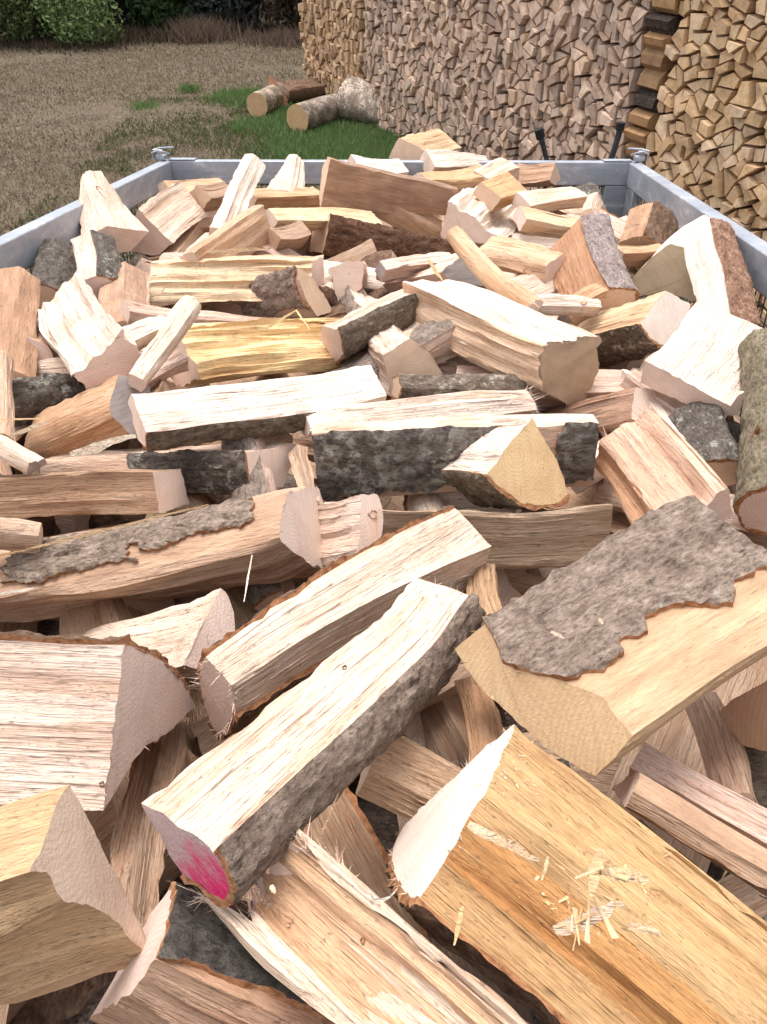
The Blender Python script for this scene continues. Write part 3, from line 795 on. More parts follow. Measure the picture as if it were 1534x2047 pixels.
def make_log(label, X, Y, Zv, origin, L, sec, edges, wood, end, barkmat='bark_grey', barkcol=(1, 1, 1), taper=1.0, rough=1.0, flute=0.0,
             bark=None, res=.006, seed=1, fringe=None, endmat='end', endmatB=None, torn=(0, 0), group=None, cat='firewood', bend=0.0, twist=0.0, name='firewood_log', cut=None, strips=0):
    """Local frame: x along the log from its end A, y and z across it; sec in metres."""
    P, N, K, E, T, sg = sample_section(sec, edges, res)
    n = len(P); m = max(6, int(L/(res*2.2)))
    s = np.r_[0, np.cumsum(np.linalg.norm(np.diff(P, axis=0), axis=1))]
    # make noise run continuously round the log by sampling on the section points themselves
    xs = np.linspace(0, L, m+1)
    kind = np.array([{'s': 1.0, 't': 2.2, 'h': 1.8, 'b': .3, 'c': .5}[k] for k in K])
    S = s[:, None]+np.zeros(m+1)[None]; XX = xs[None]+np.zeros(n)[:, None]
    sl = vnoise(XX*2.0+seed, S*0+seed*1.7, 3)*.012       # grain wanders sideways along the log
    rid = 1-2*np.abs(vnoise((S+sl)*62+seed*3.1, XX*2.4+seed, seed % 17))
    d = (.0026*rid + vnoise((S+sl)*160+seed, XX*7.0, (seed+5) % 17)*.0014 + vnoise(S*15+seed*2.3, XX*5+seed, (seed+9) % 17)*.0065
         + .0022*np.tanh(7*vnoise((S+sl)*26+seed*.7, XX*2.0+seed*.3, (seed+11) % 17)) + vnoise(S*330, XX*22, (seed+2) % 17)*.0005)
    d *= kind[:, None]*rough
    if flute:
        fl = np.abs(vnoise((S+sl*1.5)*38+seed*1.3, XX*2.2, (seed+3) % 17))
        d -= flute*fl*(kind[:, None] >= 1.0)
    d *= (0.6+0.4*np.minimum(1, 5*np.minimum(T, 1-T)))[:, None]
    sc = 1+(taper-1)*xs/L
    cor = (T < 1e-6) & np.array([k in 'sth' for k in K])       # chipped corners
    d[cor] -= .0045*np.maximum(0, vnoise(XX[cor]*45+seed, S[cor]*90, 16)+.5*vnoise(XX[cor]*130, S[cor]*50+seed, 15))
    dm = np.minimum(1, .45+.55*np.minimum(xs, L-xs)/.035); d = d*dm[None]
    anchor = np.array(sec[0]); U = []
    for j in range(m+1):
        th = math.radians(twist)*(xs[j]/L-.0)
        q = (P-anchor)*sc[j]
        q = np.c_[q[:, 0]*math.cos(th)-q[:, 1]*math.sin(th), q[:, 0]*math.sin(th)+q[:, 1]*math.cos(th)]+anchor
        q = q+N*d[:, j:j+1]
        wv = min(1.0, xs[j]/.05)
        q[:, 0] += bend*math.sin(math.pi*xs[j]/L)+.0035*wv*float(vnoise(xs[j]*11+seed, seed*.7, 2))
        q[:, 1] += .0035*wv*float(vnoise(xs[j]*11+seed*1.7, seed*.3+4, 2))
        U.append(np.c_[np.full(n, xs[j]), q])
    G = np.array(U)                          # (m+1, n, 3)
    ctr = P.mean(0)
    if cut is not None:
        ce = np.asarray(cut); off = ce[E]*(1-T)+ce[(E+1) % len(ce)]*T
        for j in range(m+1): G[j, :, 0] += off*(1-j/m)**1.3
    # sawn ends are a little oblique; torn ends jagged
    rs = np.random.RandomState(seed+50)
    for e, tn in ((0, torn[0]), (m, torn[1])):
        o1, o2 = rs.uniform(-.08, .08, 2)*(0.3 if e == 0 else 1)
        off = (P[:, 0]-ctr[0])*o1+(P[:, 1]-ctr[1])*o2 + vnoise(s*120, s*0+seed+e, 4)*.0012
        if tn: off = off+tn*vnoise(s*90, s*0+seed+e, 6)+tn*.5*vnoise(s*260, s*0+e, 7)
        for jj, wgt in ((e, 1.0), (e+1 if e == 0 else e-1, .6), (e+2 if e == 0 else e-2, .25)):
            G[jj, :, 0] += off*wgt
    mid = np.array([L/2, ctr[0], ctr[1]])
    W = np.array([X, Y, Zv]).T
    pos = np.asarray(origin)+W @ mid
    G = G-mid
    faces, fm = [], []
    flip = sg > 0
    cam_slot = [1 if k in 'bc' else 2 if k == 'h' else 0 for k in K]
    for j in range(m):
        for k in range(n):
            k2 = (k+1) % n
            f = (j*n+k, j*n+k2, (j+1)*n+k2, (j+1)*n+k)
            faces.append(f if not flip else f[::-1]); fm.append(cam_slot[k])
    o = mesh_obj(name, G.reshape(-1, 3), faces, [M['split'], M['cambium'], M['heart_shade']], None, 38, fm, wood)
    o.matrix_world = Matrix(((X[0], Y[0], Zv[0], pos[0]), (X[1], Y[1], Zv[1], pos[1]), (X[2], Y[2], Zv[2], pos[2]), (0, 0, 0, 1)))
    tag(o, label, cat, group)
    for e, em in ((0, endmat), (m, endmatB or endmat)):
        ring = G[e]; f = tuple(range(n))
        if (e == 0) == flip: pass
        f = f if (e == 0) == flip else f[::-1]
        mesh_obj('sawn_end', ring, [f], M[em], o, 180, color=end)
    # bark sheets over the runs of barked edge
    runs = []
    kk = [k == 'b' for k in K]
    if any(kk):
        st = 0
        if all(kk): runs = [list(range(n))+[0]]
        else:
            while kk[st]: st += 1
            k = 0
            while k < n:
                a = (st+k) % n
                if kk[a]:
                    r = []
                    while k < n and kk[(st+k) % n]: r.append((st+k) % n); k += 1
                    r.append((st+k) % n); runs.append(r)
                else: k += 1
    for ri, r in enumerate(runs):
        first = [q for q in (bark or [(0.0, 1.0, 0.0, 1.0)])]
        if len(r) < 3: continue
        surf = G[:, r, :]; nr = np.zeros((len(r), 3)); nr[:, 1:] = N[r]
        for bi, (x0, x1, t0, t1, *rg) in enumerate(first):
            rag = rg[0] if rg else .02; stain = len(rg) > 1
            nx_ = max(8, int(L*(x1-x0)/(res*.6))); nt_ = max(6, int(s[-1]*len(r)/n*abs(t1-t0)/(res*.8)))
            a = np.linspace(0, 1, nx_+1)[:, None]; b = np.linspace(0, 1, nt_+1)[None, :]
            sd_ = seed*7+ri*3+bi
            f0 = lambda v: rag*(.8*vnoise(v*4+sd_, v*0+1, 11)+.45*vnoise(v*11+sd_*1.3, v*0, 12)+.25*vnoise(v*27+sd_, v*0+3, 10)+.14*vnoise(v*63+sd_, v*0+5, 9))
            xe0 = x0+(f0(b*.6)*(1 if x0 > .01 else .12)); xe1 = x1+(f0(b*.6+7)*(1 if x1 < .99 else .12))
            te0 = t0+(f0(a)*(2.2 if t0 > .01 else .25)); te1 = t1+(f0(a+5)*(2.2 if t1 < .99 else .25))
            x = np.clip(xe0+(xe1-xe0)*a, 0, 1); t = np.clip(te0+(te1-te0)*b, 0, 1)
            fx = x*m; ft = t*(len(r)-1)
            i0 = np.minimum(fx.astype(int), m-1); k0 = np.minimum(ft.astype(int), len(r)-2)
            u = (fx-i0)[..., None]; v = (ft-k0)[..., None]
            base = (surf[i0, k0]*(1-u)+surf[i0+1, k0]*u)*(1-v)+(surf[i0, k0+1]*(1-u)+surf[i0+1, k0+1]*u)*v
            nn = nr[k0]*(1-v)+nr[k0+1]*v
            th = .006+.0028*vnoise(x*L*45+seed, t*16, 13)+.0016*vnoise(x*L*150, t*45, 14)
            if stain: th = th*.12
            edge = np.minimum(np.minimum(a, 1-a)*nx_, np.minimum(b, 1-b)*nt_)
            th = th*np.where(edge < .5, .6+.5*np.abs(vnoise(x*L*120, t*40, 15)), 1.0)
            top = base+nn*th[..., None]; low = base-nn*.0015
            A, B = nx_+1, nt_+1
            V = list(top.reshape(-1, 3)); F = []; fmm = []
            for i in range(nx_):
                for k in range(nt_):
                    f = (i*B+k, i*B+k+1, (i+1)*B+k+1, (i+1)*B+k)
                    F.append(f if not flip else f[::-1]); fmm.append(0)
            loop = [(i, 0) for i in range(A)]+[(A-1, k) for k in range(1, B)]+[(i, B-1) for i in range(A-2, -1, -1)]+[(0, k) for k in range(B-2, 0, -1)]
            b0 = len(V); V += [low[i, k] for i, k in loop]
            for q in range(len(loop)):
                q2 = (q+1) % len(loop); i, k = loop[q]; i2, k2 = loop[q2]
                f = (i*B+k, i2*B+k2, b0+q2, b0+q)
                F.append(f if not flip else f[::-1]); fmm.append(1)
            mesh_obj('dark_stain' if stain else 'bark', V, F, [M['stain'], M['stain']] if stain else [M[barkmat], M['rim']], o, 50, fmm, barkcol)
    if strips:
        rk = np.random.RandomState(seed+77); SV, SF = [], []
        ks = [k for k in range(n) if K[k] in 'sth' and .03 < T[k] < .97]
        for _ in range(strips if ks else 0):
            k = ks[rk.randint(len(ks))]; ln = .02+.10*rk.rand()**1.5; x0 = rk.uniform(-.01, max(.0, L-ln)); w = (.0006+.0020*rk.rand()**2); h = .0004+.0016*rk.rand()**2
            curl = (.004*rk.rand() if rk.rand() < .25 else 0)*(1 if rk.rand() < .5 else -1)
            k2 = (k+1) % n; b0 = len(SV); nv = np.r_[0, N[k]]
            for q in range(7):
                t = q/6; fj = min(max((x0+ln*t)/L, 0), .999)*m; j = int(fj); fr = fj-j
                c = G[j, k]*(1-fr)+G[j+1, k]*fr; y = nrm(G[j, k2]-G[j, k]+1e-9)
                ww = w*(1-abs(2*t-1)**2.2)+.0001
                c = c+nv*(abs(curl)*max(0, (t-.5)*2 if curl > 0 else (.5-t)*2)**2)
                SV += [c-y*ww-nv*.0004, c+nv*h*(.3+.7*(1-abs(2*t-1))), c+y*ww-nv*.0004]
            for q in range(6):
                a = b0+q*3
                for f in ((a, a+1, a+4, a+3), (a+1, a+2, a+5, a+4)): SF.append(f)
        if SV:
            so = mesh_obj('torn_fibres', SV, SF, M['split'], o, color=wood); so['kind'] = 'stuff'
    if fringe:
        for e, nf, ln in fringe:
            ring = G[0] if e == 'A' else G[m]; dx = -1 if e == 'A' else 1
            dirs = np.c_[np.full(n, dx*.8), N*.55]
            fibres('fibre_fringe', ring, dirs, nf, ln*.25, ln, o, M['split'], tuple(min(1, (c*.5+e_*.6)) for c, e_ in zip(wood, end)), seed+9)
    return o

def solve_pose(A, B, phi, lift, ref=None):
    """3D ends of an edge seen from pixel A to pixel B whose axis leans phi away from the viewer."""
    d0 = surface_depth(*(ref or A))-lift
    PA = ray(*A)*d0
    rm = nrm(ray((A[0]+B[0])/2, (A[1]+B[1])/2)); rB = ray(*B); sphi = math.sin(math.radians(phi))
    lo, hi = .05, 12.0
    for _ in range(60):
        t = (lo+hi)/2; v = rB*t-PA
        if v @ rm < sphi*np.linalg.norm(v): lo = t
        else: hi = t
    PB = rB*t; L = np.linalg.norm(PB-PA); X = (PB-PA)/L
    Y = np.cross(rm, X); Y = nrm(Y)
    Z = np.cross(X, Y)
    # image direction left of A->B
    dx, dy = B[0]-A[0], B[1]-A[1]; ll = math.hypot(dx, dy); nl = RGT*(dy/ll)+UP*(dx/ll)
    if Y @ nl < 0: Y = -Y; Z = -Z       # keep right-handed: X x Y = Z
    return PA+CAM, X, Y, Z, L, d0, rm

_seed = [100]
def log(zone, kind, A, pts, B, phi, lift, edges, wood, end, label, L=None, ext=None, dphi=None, zmax=None, ref=None, **kw):
    """A log seen from edge end A to edge end B. The lean phi grows, within dphi, until the log has its usual length."""
    _seed[0] += 7
    a, b = px(zone, A), px(zone, B)
    dphi = dphi if dphi is not None else (0 if ext else (20 if kind == 'F' else 18))
    want = L or .36
    for k in range(11):
        PA, X, Y, Z, Lr, d0, rm = solve_pose(a, b, phi+dphi*k/10, lift, px(zone, ref) if ref else None)
        if Lr >= want: break
    if ext: Lr = max(Lr, ext)
    u = KZ*d0/FPX; zs = 1.0 if Z @ rm > 0 else -1.0
    sec = []; cut = None
    if kind == 'S':
        sec = [(p*u, q*u*zs) for p, q in pts]
        i0 = min(range(len(pts)), key=lambda i: abs(pts[i][0])+abs(pts[i][1]))     # the anchor lies at section (0, 0)
        sec = sec[i0:]+sec[:i0]; edges = edges[i0:]+edges[:i0]
    else:
        P = [A]+list(pts); zz = []
        for p in P:
            r = ray(*px(zone, p[:2])); t = ((PA-CAM) @ X)/(r @ X)
            v = CAM+r*t-PA; sec.append((float(v @ Y), float(v @ Z)))
        s_ = np.array(sec); ea, eb = s_.max(0)-s_.min(0)
        lim = zmax or max(.10, min(.16, ea*1.3))
        k = min(1.0, lim/max(eb, 1e-6))
        cut = []
        for i, p in enumerate(P):
            z_ = p[2]*u*zs if len(p) > 2 else sec[i][1]*k
            # keep the pixel: solve PA + y Y + z_ Z + x X = CAM + t r
            r = ray(*px(zone, p[:2]))
            y_, x_, t_ = np.linalg.solve(np.array([Y, X, -r]).T, CAM-PA-Z*z_)
            sec[i] = (float(y_), float(z_)); cut.append(float(np.clip(x_, -.12, .12)))
    a_ = np.array(sec); ex = a_.max(0)-a_.min(0)
    pb = PA+X*Lr
    REPORT.append((label[:44], round(Lr, 2), np.round(ex, 3).tolist(), np.round(cut, 2).tolist() if cut else '', round(float(pb[2]-(1.345-.064*pb[1])), 3)))
    kw.setdefault('strips', 45 if a[1] > 1100 else 30 if a[1] > 700 else 18)
    kw.setdefault('bend', random.Random(_seed[0]+1).uniform(-.006, .006))
    kw.setdefault('seed', _seed[0]); kw.setdefault('twist', random.Random(_seed[0]).uniform(-9, 9))
    if kind == 'S': kw.setdefault('taper', random.Random(_seed[0]+2).uniform(.86, 1.12))
    return make_log(label, X, Y, Z, PA, Lr, sec, edges, wood, end, cut=cut, **kw)
CREAM = (.84, .70, .57); PALE = (.83, .68, .575); PINK = (.75, .57, .475); TAN = (.68, .51, .38); YEL = (.70, .48, .24); GOLD = (.66, .46, .27)
BRN = (.44, .31, .22); GBR = (.48, .38, .30); ORG = (.66, .44, .28); WHITE = (.87, .77, .67); RED = (.54, .36, .25)
E1 = (.74, .59, .51); E2 = (.79, .65, .56); E3 = (.70, .53, .39); EG = (.58, .52, .49); EW = (.84, .75, .66)
G_, D_, N_ = dict(barkmat='bark_grey'), dict(barkmat='bark_dark'), dict(barkmat='bark_brown')
M['end_paint'] = mat_end(paint=(0, 0, 0)); HERO = {}

# ---- foreground
hero = log(7, 'F', (822, 488), [(690, 395), (543, 303), (610, 425), (700, 575), (858, 680), (882, 605)], (1808, -489), 35, .13, 'ssssbbb', CREAM, E1,
    'cream split log with magenta paint mark on its sawn end', fringe=[('B', 40, .02)], endmat='end_paint', barkmat='bark_grey', barkcol=(.8, .76, .72), res=.0045, rough=.55)
_e = next(c for c in hero.children if c.name.startswith('sawn_end'))
_t = np.array(px(7, (858, 672))); bpy.context.view_layer.update()
_v = min((v.co for v in _e.data.vertices), key=lambda c: sum((np.array(seen(hero.matrix_world @ c)[:2])-_t)**2))
for _n in M['end_paint'].node_tree.nodes:
    if _n.type == 'VECT_MATH' and _n.operation == 'DISTANCE': _n.inputs[1].default_value = _v
M['end_half'] = mat_end(weather=.22)
log(7, 'F', (110, 570), [(265, 235), (480, 645), (600, 915), (330, 690)], (-560, 770), 36, .16, 'sccst', GOLD, (.74, .58, .44),
    'broad golden-brown split log with greyish sawn end below the thick pale log', ext=.38, res=.0045, rough=1.1, endmat='end_half')
log(7, 'F', (650, 625), [(590, 900), (480, 1030), (350, 1140), (555, 770)], (1560, 1060), 18, .03, 'bssss', RED, E1,
    'black-barked log with white lichen and orange bark rim under the frayed log', ext=.38, barkmat='bark_lichen', barkcol=(.5, .5, .5), bark=[(0, 1, 0, .93, .03)], res=.005)
log(7, 'F', (1130, 390), [(1075, 440, 5), (1020, 495, 105), (930, 590, 120), (890, 640, 15), (835, 712, 0), (1080, 800, 150), (1300, 560, 150)], (2060, 1140), -22, .10, 'thhhttss', (.80, .64, .50), E1,
    'split log with deep orange grooves and frayed torn end', ext=.38, res=.0045, rough=1.2, flute=.006, torn=(.022, 0), fringe=[('A', 420, .022)])
log(5, 'F', (480, 745), [(610, 800), (700, 880), (757, 985), (560, 1130), (385, 1385)], (-640, 690), 26, .15, 'bbbsss', PALE, E1,
    'thick pale split log with wide sawn end and thin bark rim', ext=.38, res=.0045, rough=.9, barkmat='bark_brown', fringe=[('A', 120, .008)])
log(7, 'S', (500, 820), [(130, 40), (0, 0), (-130, 30), (-90, 150), (80, 160)], (640, -40), 28, .0, 'sssss', BRN, E3,
    'brown coarse-grained split log standing beneath the thick pale log', flute=.005)
log(5, 'F', (1082, 332), [(1110, 160), (1215, 145), (1250, 262), (1265, 468)], (-170, 600), 24, .05, 'bssst', (.60, .43, .31), E2,
    'long split log with a peeling grey bark sheet along its top', ext=.38, barkmat='bark_grey', barkcol=(1.12, 1.08, 1.02), bark=[(.10, .44, .40, 1, .05), (.46, .82, .22, 1, .05)], res=.0045, fringe=[('A', 140, .012)], flute=.004)
log(5, 'F', (587, 85), [(692, 68), (728, 205), (612, 238)], (-330, 118), 20, .06, 'ssss', (.48, .33, .22), E2,
    'brown-sided split log with pale sawn end beside the grey bark sheet', ext=.38, rough=.6)
log(5, 'S', (150, 330), [(70, 60), (0, 0), (-50, 30), (0, 110)], (-200, 300), 10, .03, 'ssss', TAN, E3,
    'small tan log end peeking under the brown-sided log', ext=.38)
log(5, 'F', (850, 533), [(893, 600), (897, 690), (780, 860), (690, 830), (770, 670)], (330, 690), 30, .03, 'ssssss', CREAM, E1,
    'short pale split log wedged under the bark-sheet log')
log(5, 'F', (790, 790), [(890, 900), (900, 1010), (830, 1100), (765, 900)], (1745, 215), 30, .07, 'ssbbb', CREAM, E1,
    'pale split log with brown bark edge behind the magenta-marked log', barkmat='bark_brown', taper=1.75, res=.005, rough=.7, fringe=[('A', 160, .02)])
log(5, 'F', (1385, 165), [(1450, 172), (1468, 230), (1465, 330), (1378, 402)], (1130, 205), 28, .05, 'sssss', PALE, E2,
    'pale block with a dark knot hole in its sawn end', endmat='end_knot' if 'end_knot' in M else 'end')
# ---- middle left
log(3, 'F', (945, 968), [(1132, 938), (1085, 1100), (985, 1124)], (150, 985), 24, .03, 'scsb', CREAM, E2,
    'dark-barked log with pale sawn end left of the lichen-covered block', barkmat='bark_dark', bark=[(0, .55, 0, 1, .04)])
log(3, 'S', (1180, 1130), [(60, 40), (0, 0), (-50, 40), (0, 120)], (1140, 930), 40, .0, 'ssss', TAN, E3, 'tan split log squeezed between two dark-barked logs')
log(3, 'S', (560, 890), [(0, 0), (157, 120), (130, 210), (-10, 170), (-55, 50)], (1490, 748), 5, .12, 'sssbb', WHITE, E2,
    'long white-topped split log with thin dark bark lower edge', barkmat='bark_grey', barkcol=(.6, .58, .52), bark=[(0, .68, .35, 1, .02)], res=.005, rough=.6)
log(3, 'F', (420, 805), [(455, 662), (575, 718), (560, 890), (500, 905)], (95, 965), 30, .06, 'ssscs', ORG, EG,
    'orange-brown split log with cracked grey weathered end', endmat='end_grey', rough=.9)
log(3, 'F', (250, 675), [(350, 590), (470, 492), (548, 600), (500, 690), (330, 735)], (120, 415), 60, .10, 'ttssss', WHITE, E1,
    'white deeply fluted split log with broad pinkish sawn end', flute=.02, rough=1.2, res=.005)
log(3, 'F', (105, 530), [(185, 560), (222, 635), (145, 668), (85, 712), (35, 600)], (150, 420), 62, .05, 'cssssc', GBR, E1,
    'small weathered log with ragged pinkish end beside the fluted log')
log(3, 'S', (40, 770), [(0, 0), (75, 40), (60, 130), (-60, 130), (-85, 50)], (330, 735), 8, -.02, 'bssbb', BRN, E3,
    'dark barked log lying under the fluted log', barkmat='bark_dark')
log(3, 'S', (25, 640), [(0, 0), (90, 60), (40, 170), (-90, 150), (-105, 40)], (70, 250), 46, .04, 'ccscc', (.50, .33, .22), E3,
    'weathered brown log standing at the left mesh side')
log(3, 'S', (0, 890), [(0, 0), (60, 40), (0, 110), (-60, 60), (-40, 20)], (0, 580), 38, .06, 'sssss', TAN, E3, 'narrow tan log upright beside the left mesh side')
log(3, 'F', (112, 1005), [(175, 985), (180, 1012), (110, 1050)], (-190, 850), 24, .08, 'ssss', CREAM, EG, 'cream split log with small grey weathered end by the left side', ext=.38, endmat='end_grey')
log(3, 'S', (470, 460), [(0, 0), (95, 50), (50, 150), (-60, 150), (-90, 40)], (475, 235), 52, .0, 'ccssc', (.46, .33, .25), E3,
    'greyish striped log behind the fluted white log')
log(3, 'F', (1195, 228), [(1243, 205), (1248, 372), (1190, 400)], (575, 242), 10, .07, 'ssst', (.86, .68, .46), E2,
    'log with lit white top and coarse orange split front', flute=.014, rough=1.3)
log(3, 'F', (1140, 258), [(1205, 300), (1275, 432), (1218, 446)], (790, 370), 32, .11, 'sssb', PALE, E3,
    'short log with a grey bark patch and tan wedge end', barkmat='bark_grey', barkcol=(1.05, 1, 1), bark=[(.02, .62, .25, 1, .04)])
log(3, 'F', (670, 480), [(775, 690), (700, 720), (665, 700), (645, 600)], (1345, 440), 14, .10, 'tssss', (.93, .72, .40), E1,
    'bright yellow splintery log with pink triangular end', flute=.018, rough=1.6, torn=(0, .025), fringe=[('B', 400, .03)], res=.005)
log(3, 'S', (535, 680), [(0, 0), (38, 20), (20, 70), (-40, 70), (-36, 10)], (755, 388), 25, .13, 'sssss', CREAM, E2, 'slim pale stick leaning on the yellow splintery log')
log(3, 'S', (470, 560), [(0, 0), (70, 70), (40, 150), (-40, 90)], (680, 470), 15, .04, 'ssss', WHITE, E2, 'white-topped log behind the slim pale stick')
log(3, 'S', (500, 425), [(0, 0), (46, 70), (20, 140), (-60, 110), (-60, 30)], (1080, 480), 5, .05, 'sssss', PINK, E2, 'long pinkish split log behind the yellow splintery log')
log(3, 'S', (530, 705), [(0, 0), (60, 50), (20, 110), (-50, 50)], (720, 600), 12, .04, 'ssss', PINK, E1, 'pinkish grooved log below the slim pale stick', flute=.008)
log(4, 'S', (-110, 490), [(0, 0), (40, 110), (0, 190), (-120, 150), (-100, 50)], (260, 330), 14, .05, 'sssbb', PINK, E1,
    'thick grey-barked log with pinkish top beside the white split log', barkmat='bark_grey', barkcol=(.75, .75, .68))
# ---- middle right
log(4, 'F', (680, 548), [(895, 528), (885, 640), (835, 770), (770, 788), (655, 722)], (140, 318), 22, .14, 'ttcssh', WHITE, (.60, .45, .29),  # last edge: warm shade with bounce light, put into the front's colour
    'large white-topped split log with rough brown ragged end', res=.005, rough=.8, endmat='end_half', torn=(.006, 0), fringe=[('A', 60, .015)])
log(4, 'F', (1045, 475), [(1140, 345), (1240, 400), (1182, 570), (1100, 542)], (650, 585), 32, .09, 'ssbbb', (.76, .58, .38), EW,
    'pale split log with speckled pink sawn end and dark bark below', barkmat='bark_dark', barkcol=(1.3, 1.2, 1.1))
log(4, 'F', (1065, 612), [(1200, 682), (1392, 790), (1440, 742), (1412, 828), (1310, 832), (1045, 700)], (1262, 395), 48, .11, 'ssscsss', WHITE, E1,
    'broad white split slab with pinkish sawn front edge', dphi=6, rough=1.0)
log(4, 'F', (1165, 165), [(1228, 186), (1290, 320), (1255, 392), (1140, 342), (960, 392), (1078, 240)], (1300, 60), 50, .14, 'sscsscs', WHITE, (.78, .62, .40),
    'log with yellow-brown dark-rimmed end by the right rail', dphi=6, endmat='end_half')
log(4, 'S', (1400, 470), [(0, 0), (130, 60), (60, 170), (-60, 170), (-85, 50)], (1308, 82), 40, .06, 'sssbb', WHITE, E2,
    'tall white split log with reddish bark leaning at the right rail', barkmat='bark_brown', barkcol=(1.6, 1.5, 1.5))
log(4, 'S', (930, 345), [(0, 0), (175, 40), (150, 150), (-40, 160), (-85, 60)], (820, 75), 38, .07, 'sssbb', (.52, .31, .19), E3,
    'reddish-brown split log with blue-grey bark strip', barkmat='bark_grey', barkcol=(1.15, 1.15, 1.3), rough=.7)
log(4, 'F', (685, 252), [(755, 203), (745, 335), (690, 352)], (420, 190), 24, .06, 'ssst', (.74, .53, .36), E2, 'pale orange log with a dark knot hole in its split front', flute=.01, name='firewood_log')
log(4, 'S', (625, 400), [(0, 0), (36, 20), (20, 70), (-40, 60), (-32, 10)], (312, 112), 22, .11, 'sssss', (.74, .54, .36), E2, 'long thin curved split stick crossing behind the white split log', bend=.012)
log(4, 'F', (290, 275), [(395, 190), (445, 330), (335, 318)], (60, 330), 30, .07, 'ssss', PINK, EG, 'log with smooth grey weathered end behind the white split log', endmat='end_grey')
log(4, 'S', (75, 268), [(0, 0), (38, 60), (0, 120), (-45, 60)], (340, 240), 8, .04, 'ssss', PINK, EG, 'small pinkish log left of the grey weathered end', endmat='end_grey')
log(4, 'S', (640, 405), [(0, 0), (60, 80), (30, 150), (-45, 40)], (895, 412), 8, .07, 'tsss', WHITE, E1, 'short white log with fuzzy torn top', fringe=[('A', 120, .03), ('B', 60, .02)], rough=1.5)
log(4, 'S', (830, 400), [(0, 0), (50, 40), (0, 90), (-40, 40)], (925, 345), 30, .06, 'ssss', ORG, E3, 'small orange wedge beside the reddish-brown log')
log(4, 'F', (60, 592), [(165, 528), (245, 590), (290, 672), (135, 682), (125, 755), (85, 750)], (0, 520), 55, .03, 'sccssss', PALE, E3,
    'log with rounded tan end under the white split log')
log(4, 'S', (130, 718), [(0, 0), (42, 40), (30, 110), (-30, 110), (-42, 30)], (620, 722), 4, .0, 'bbsbb', BRN, E3, 'dark round-barked log deep under the white split log', barkmat='bark_dark', barkcol=(1.4, 1.3, 1.2))
log(4, 'F', (1030, 718), [(1105, 735), (1155, 862), (1015, 838)], (640, 830), 18, .01, 'ssss', (.48, .32, .23), E2, 'purplish-brown split log with pale end below the ragged white log')
log(4, 'S', (-220, 885), [(0, 0), (75, 90), (30, 170), (-20, 60)], (655, 800), 5, .03, 'tsss', WHITE, E2, 'white-topped split log behind the lichen-covered block', fringe=[('B', 120, .03)])
log(3, 'S', (1198, 897), [(0, 0), (45, 110), (30, 290), (-190, 300), (-262, 150)], (2290, 862), 1, .08, 'sssbb', CREAM, E1,
    'block with dark lichen-covered bark side facing up front', barkmat='bark_lichen', bark=[(0, .72, .42, 1, .05), (.87, 1, .42, 1, .03)], res=.005)
log(4, 'F', (630, 825), [(695, 950), (768, 1130), (740, 1162), (600, 1165), (455, 1050)], (455, 850), 52, .21, 'scbbbs', WHITE, (.72, .53, .30),
    'small wedge with yellow fan-shaped end resting on the lichen-covered block', dphi=8, barkmat='bark_grey', barkcol=(.75, .75, .65), res=.005)
log(6, 'S', (1110, 278), [(0, 0), (100, 100), (40, 220), (-250, 190), (-290, 40)], (885, -25), 30, .05, 'hssst', (.74, .53, .40), E1,
    'pink-and-white split log with coarse grain right of the lichen-covered block', flute=.008, rough=1.2, fringe=[('B', 120, .03)], res=.005)
log(6, 'S', (1570, 150), [(0, 0), (90, 25), (140, 110), (110, 210), (0, 250), (-110, 190), (-110, 60)], (1590, -480), 38, .05, 'bbbbbbb', TAN, E1,
    'round grey-green barked log at the right mesh side', barkmat='bark_grey', barkcol=(.8, .82, .68))
log(6, 'S', (60, 232), [(0, 0), (8, 60), (-30, 250), (-180, 260), (-218, 110)], (957, 213), 1, .045, 'sssss', (.50, .38, .27), E2,
    'plain greyish tan split log lying below the lichen-covered block', rough=.5)
# ---- lower right
log(6, 'F', (1015, 1095), [(905, 948, 92), (800, 905, 150), (640, 860, 232), (520, 825, 305), (455, 668, 430), (330, 765, 540), (470, 950, 440), (700, 1150, 330), (880, 1240, 150)], (1800, 600), 30, .13, 'bbbbbsssss', (.66, .48, .30), (.52, .37, .22),
    'huge log with broad grey bark plate partly stripped on top', dphi=0, barkmat='bark_grey', barkcol=(.98, .94, .9), bark=[(0, 1.0, .36, 1.0, .05)], res=.005, rough=.7, fringe=[('A', 60, .01)])
log(6, 'F', (1355, 1000), [(1392, 958), (1534, 880), (1590, 1000), (1534, 1150), (1430, 1122)], (1700, 860), 45, .03, 'cccsss', (.52, .34, .22), (.50, .32, .21),
    'brown-ended log beneath the huge bark-plated log', ext=.38)
log(8, 'S', (1395, 260), [(0, 0), (80, 20), (50, 120), (-60, 120), (-70, 30)], (1265, -120), 30, .02, 'sssss', (.48, .33, .24), E3, 'dull brown upright split log beneath the huge bark-plated log')
log(8, 'F', (575, 5), [(500, 165), (400, 355), (290, 530), (200, 665), (115, 600), (95, 480), (150, 385), (300, 240), (450, 108)], (1600, 830), 17, .15, 'sthsbbbsss', (.64, .42, .21), EW,
    'big honey-yellow split log with fuzzy white sawn end', ext=.38, barkmat='bark_brown', res=.0045, rough=1.2, flute=.006, fringe=[('A', 300, .009)])
log(8, 'F', (1048, 188), [(1028, 262), (990, 322), (935, 250), (1000, 196)], (1640, 540), 12, .08, 'cssss', (.56, .40, .28), E1,
    'brown split log with thin white lit edge beside the honey-yellow log', ext=.38)
log(8, 'S', (1000, 165), [(0, 0), (120, 60), (60, 170), (-60, 120)], (1600, 500), -8, .03, 'ssss', PINK, E1, 'pinkish split log under the huge bark-plated log', ext=.38, flute=.005)
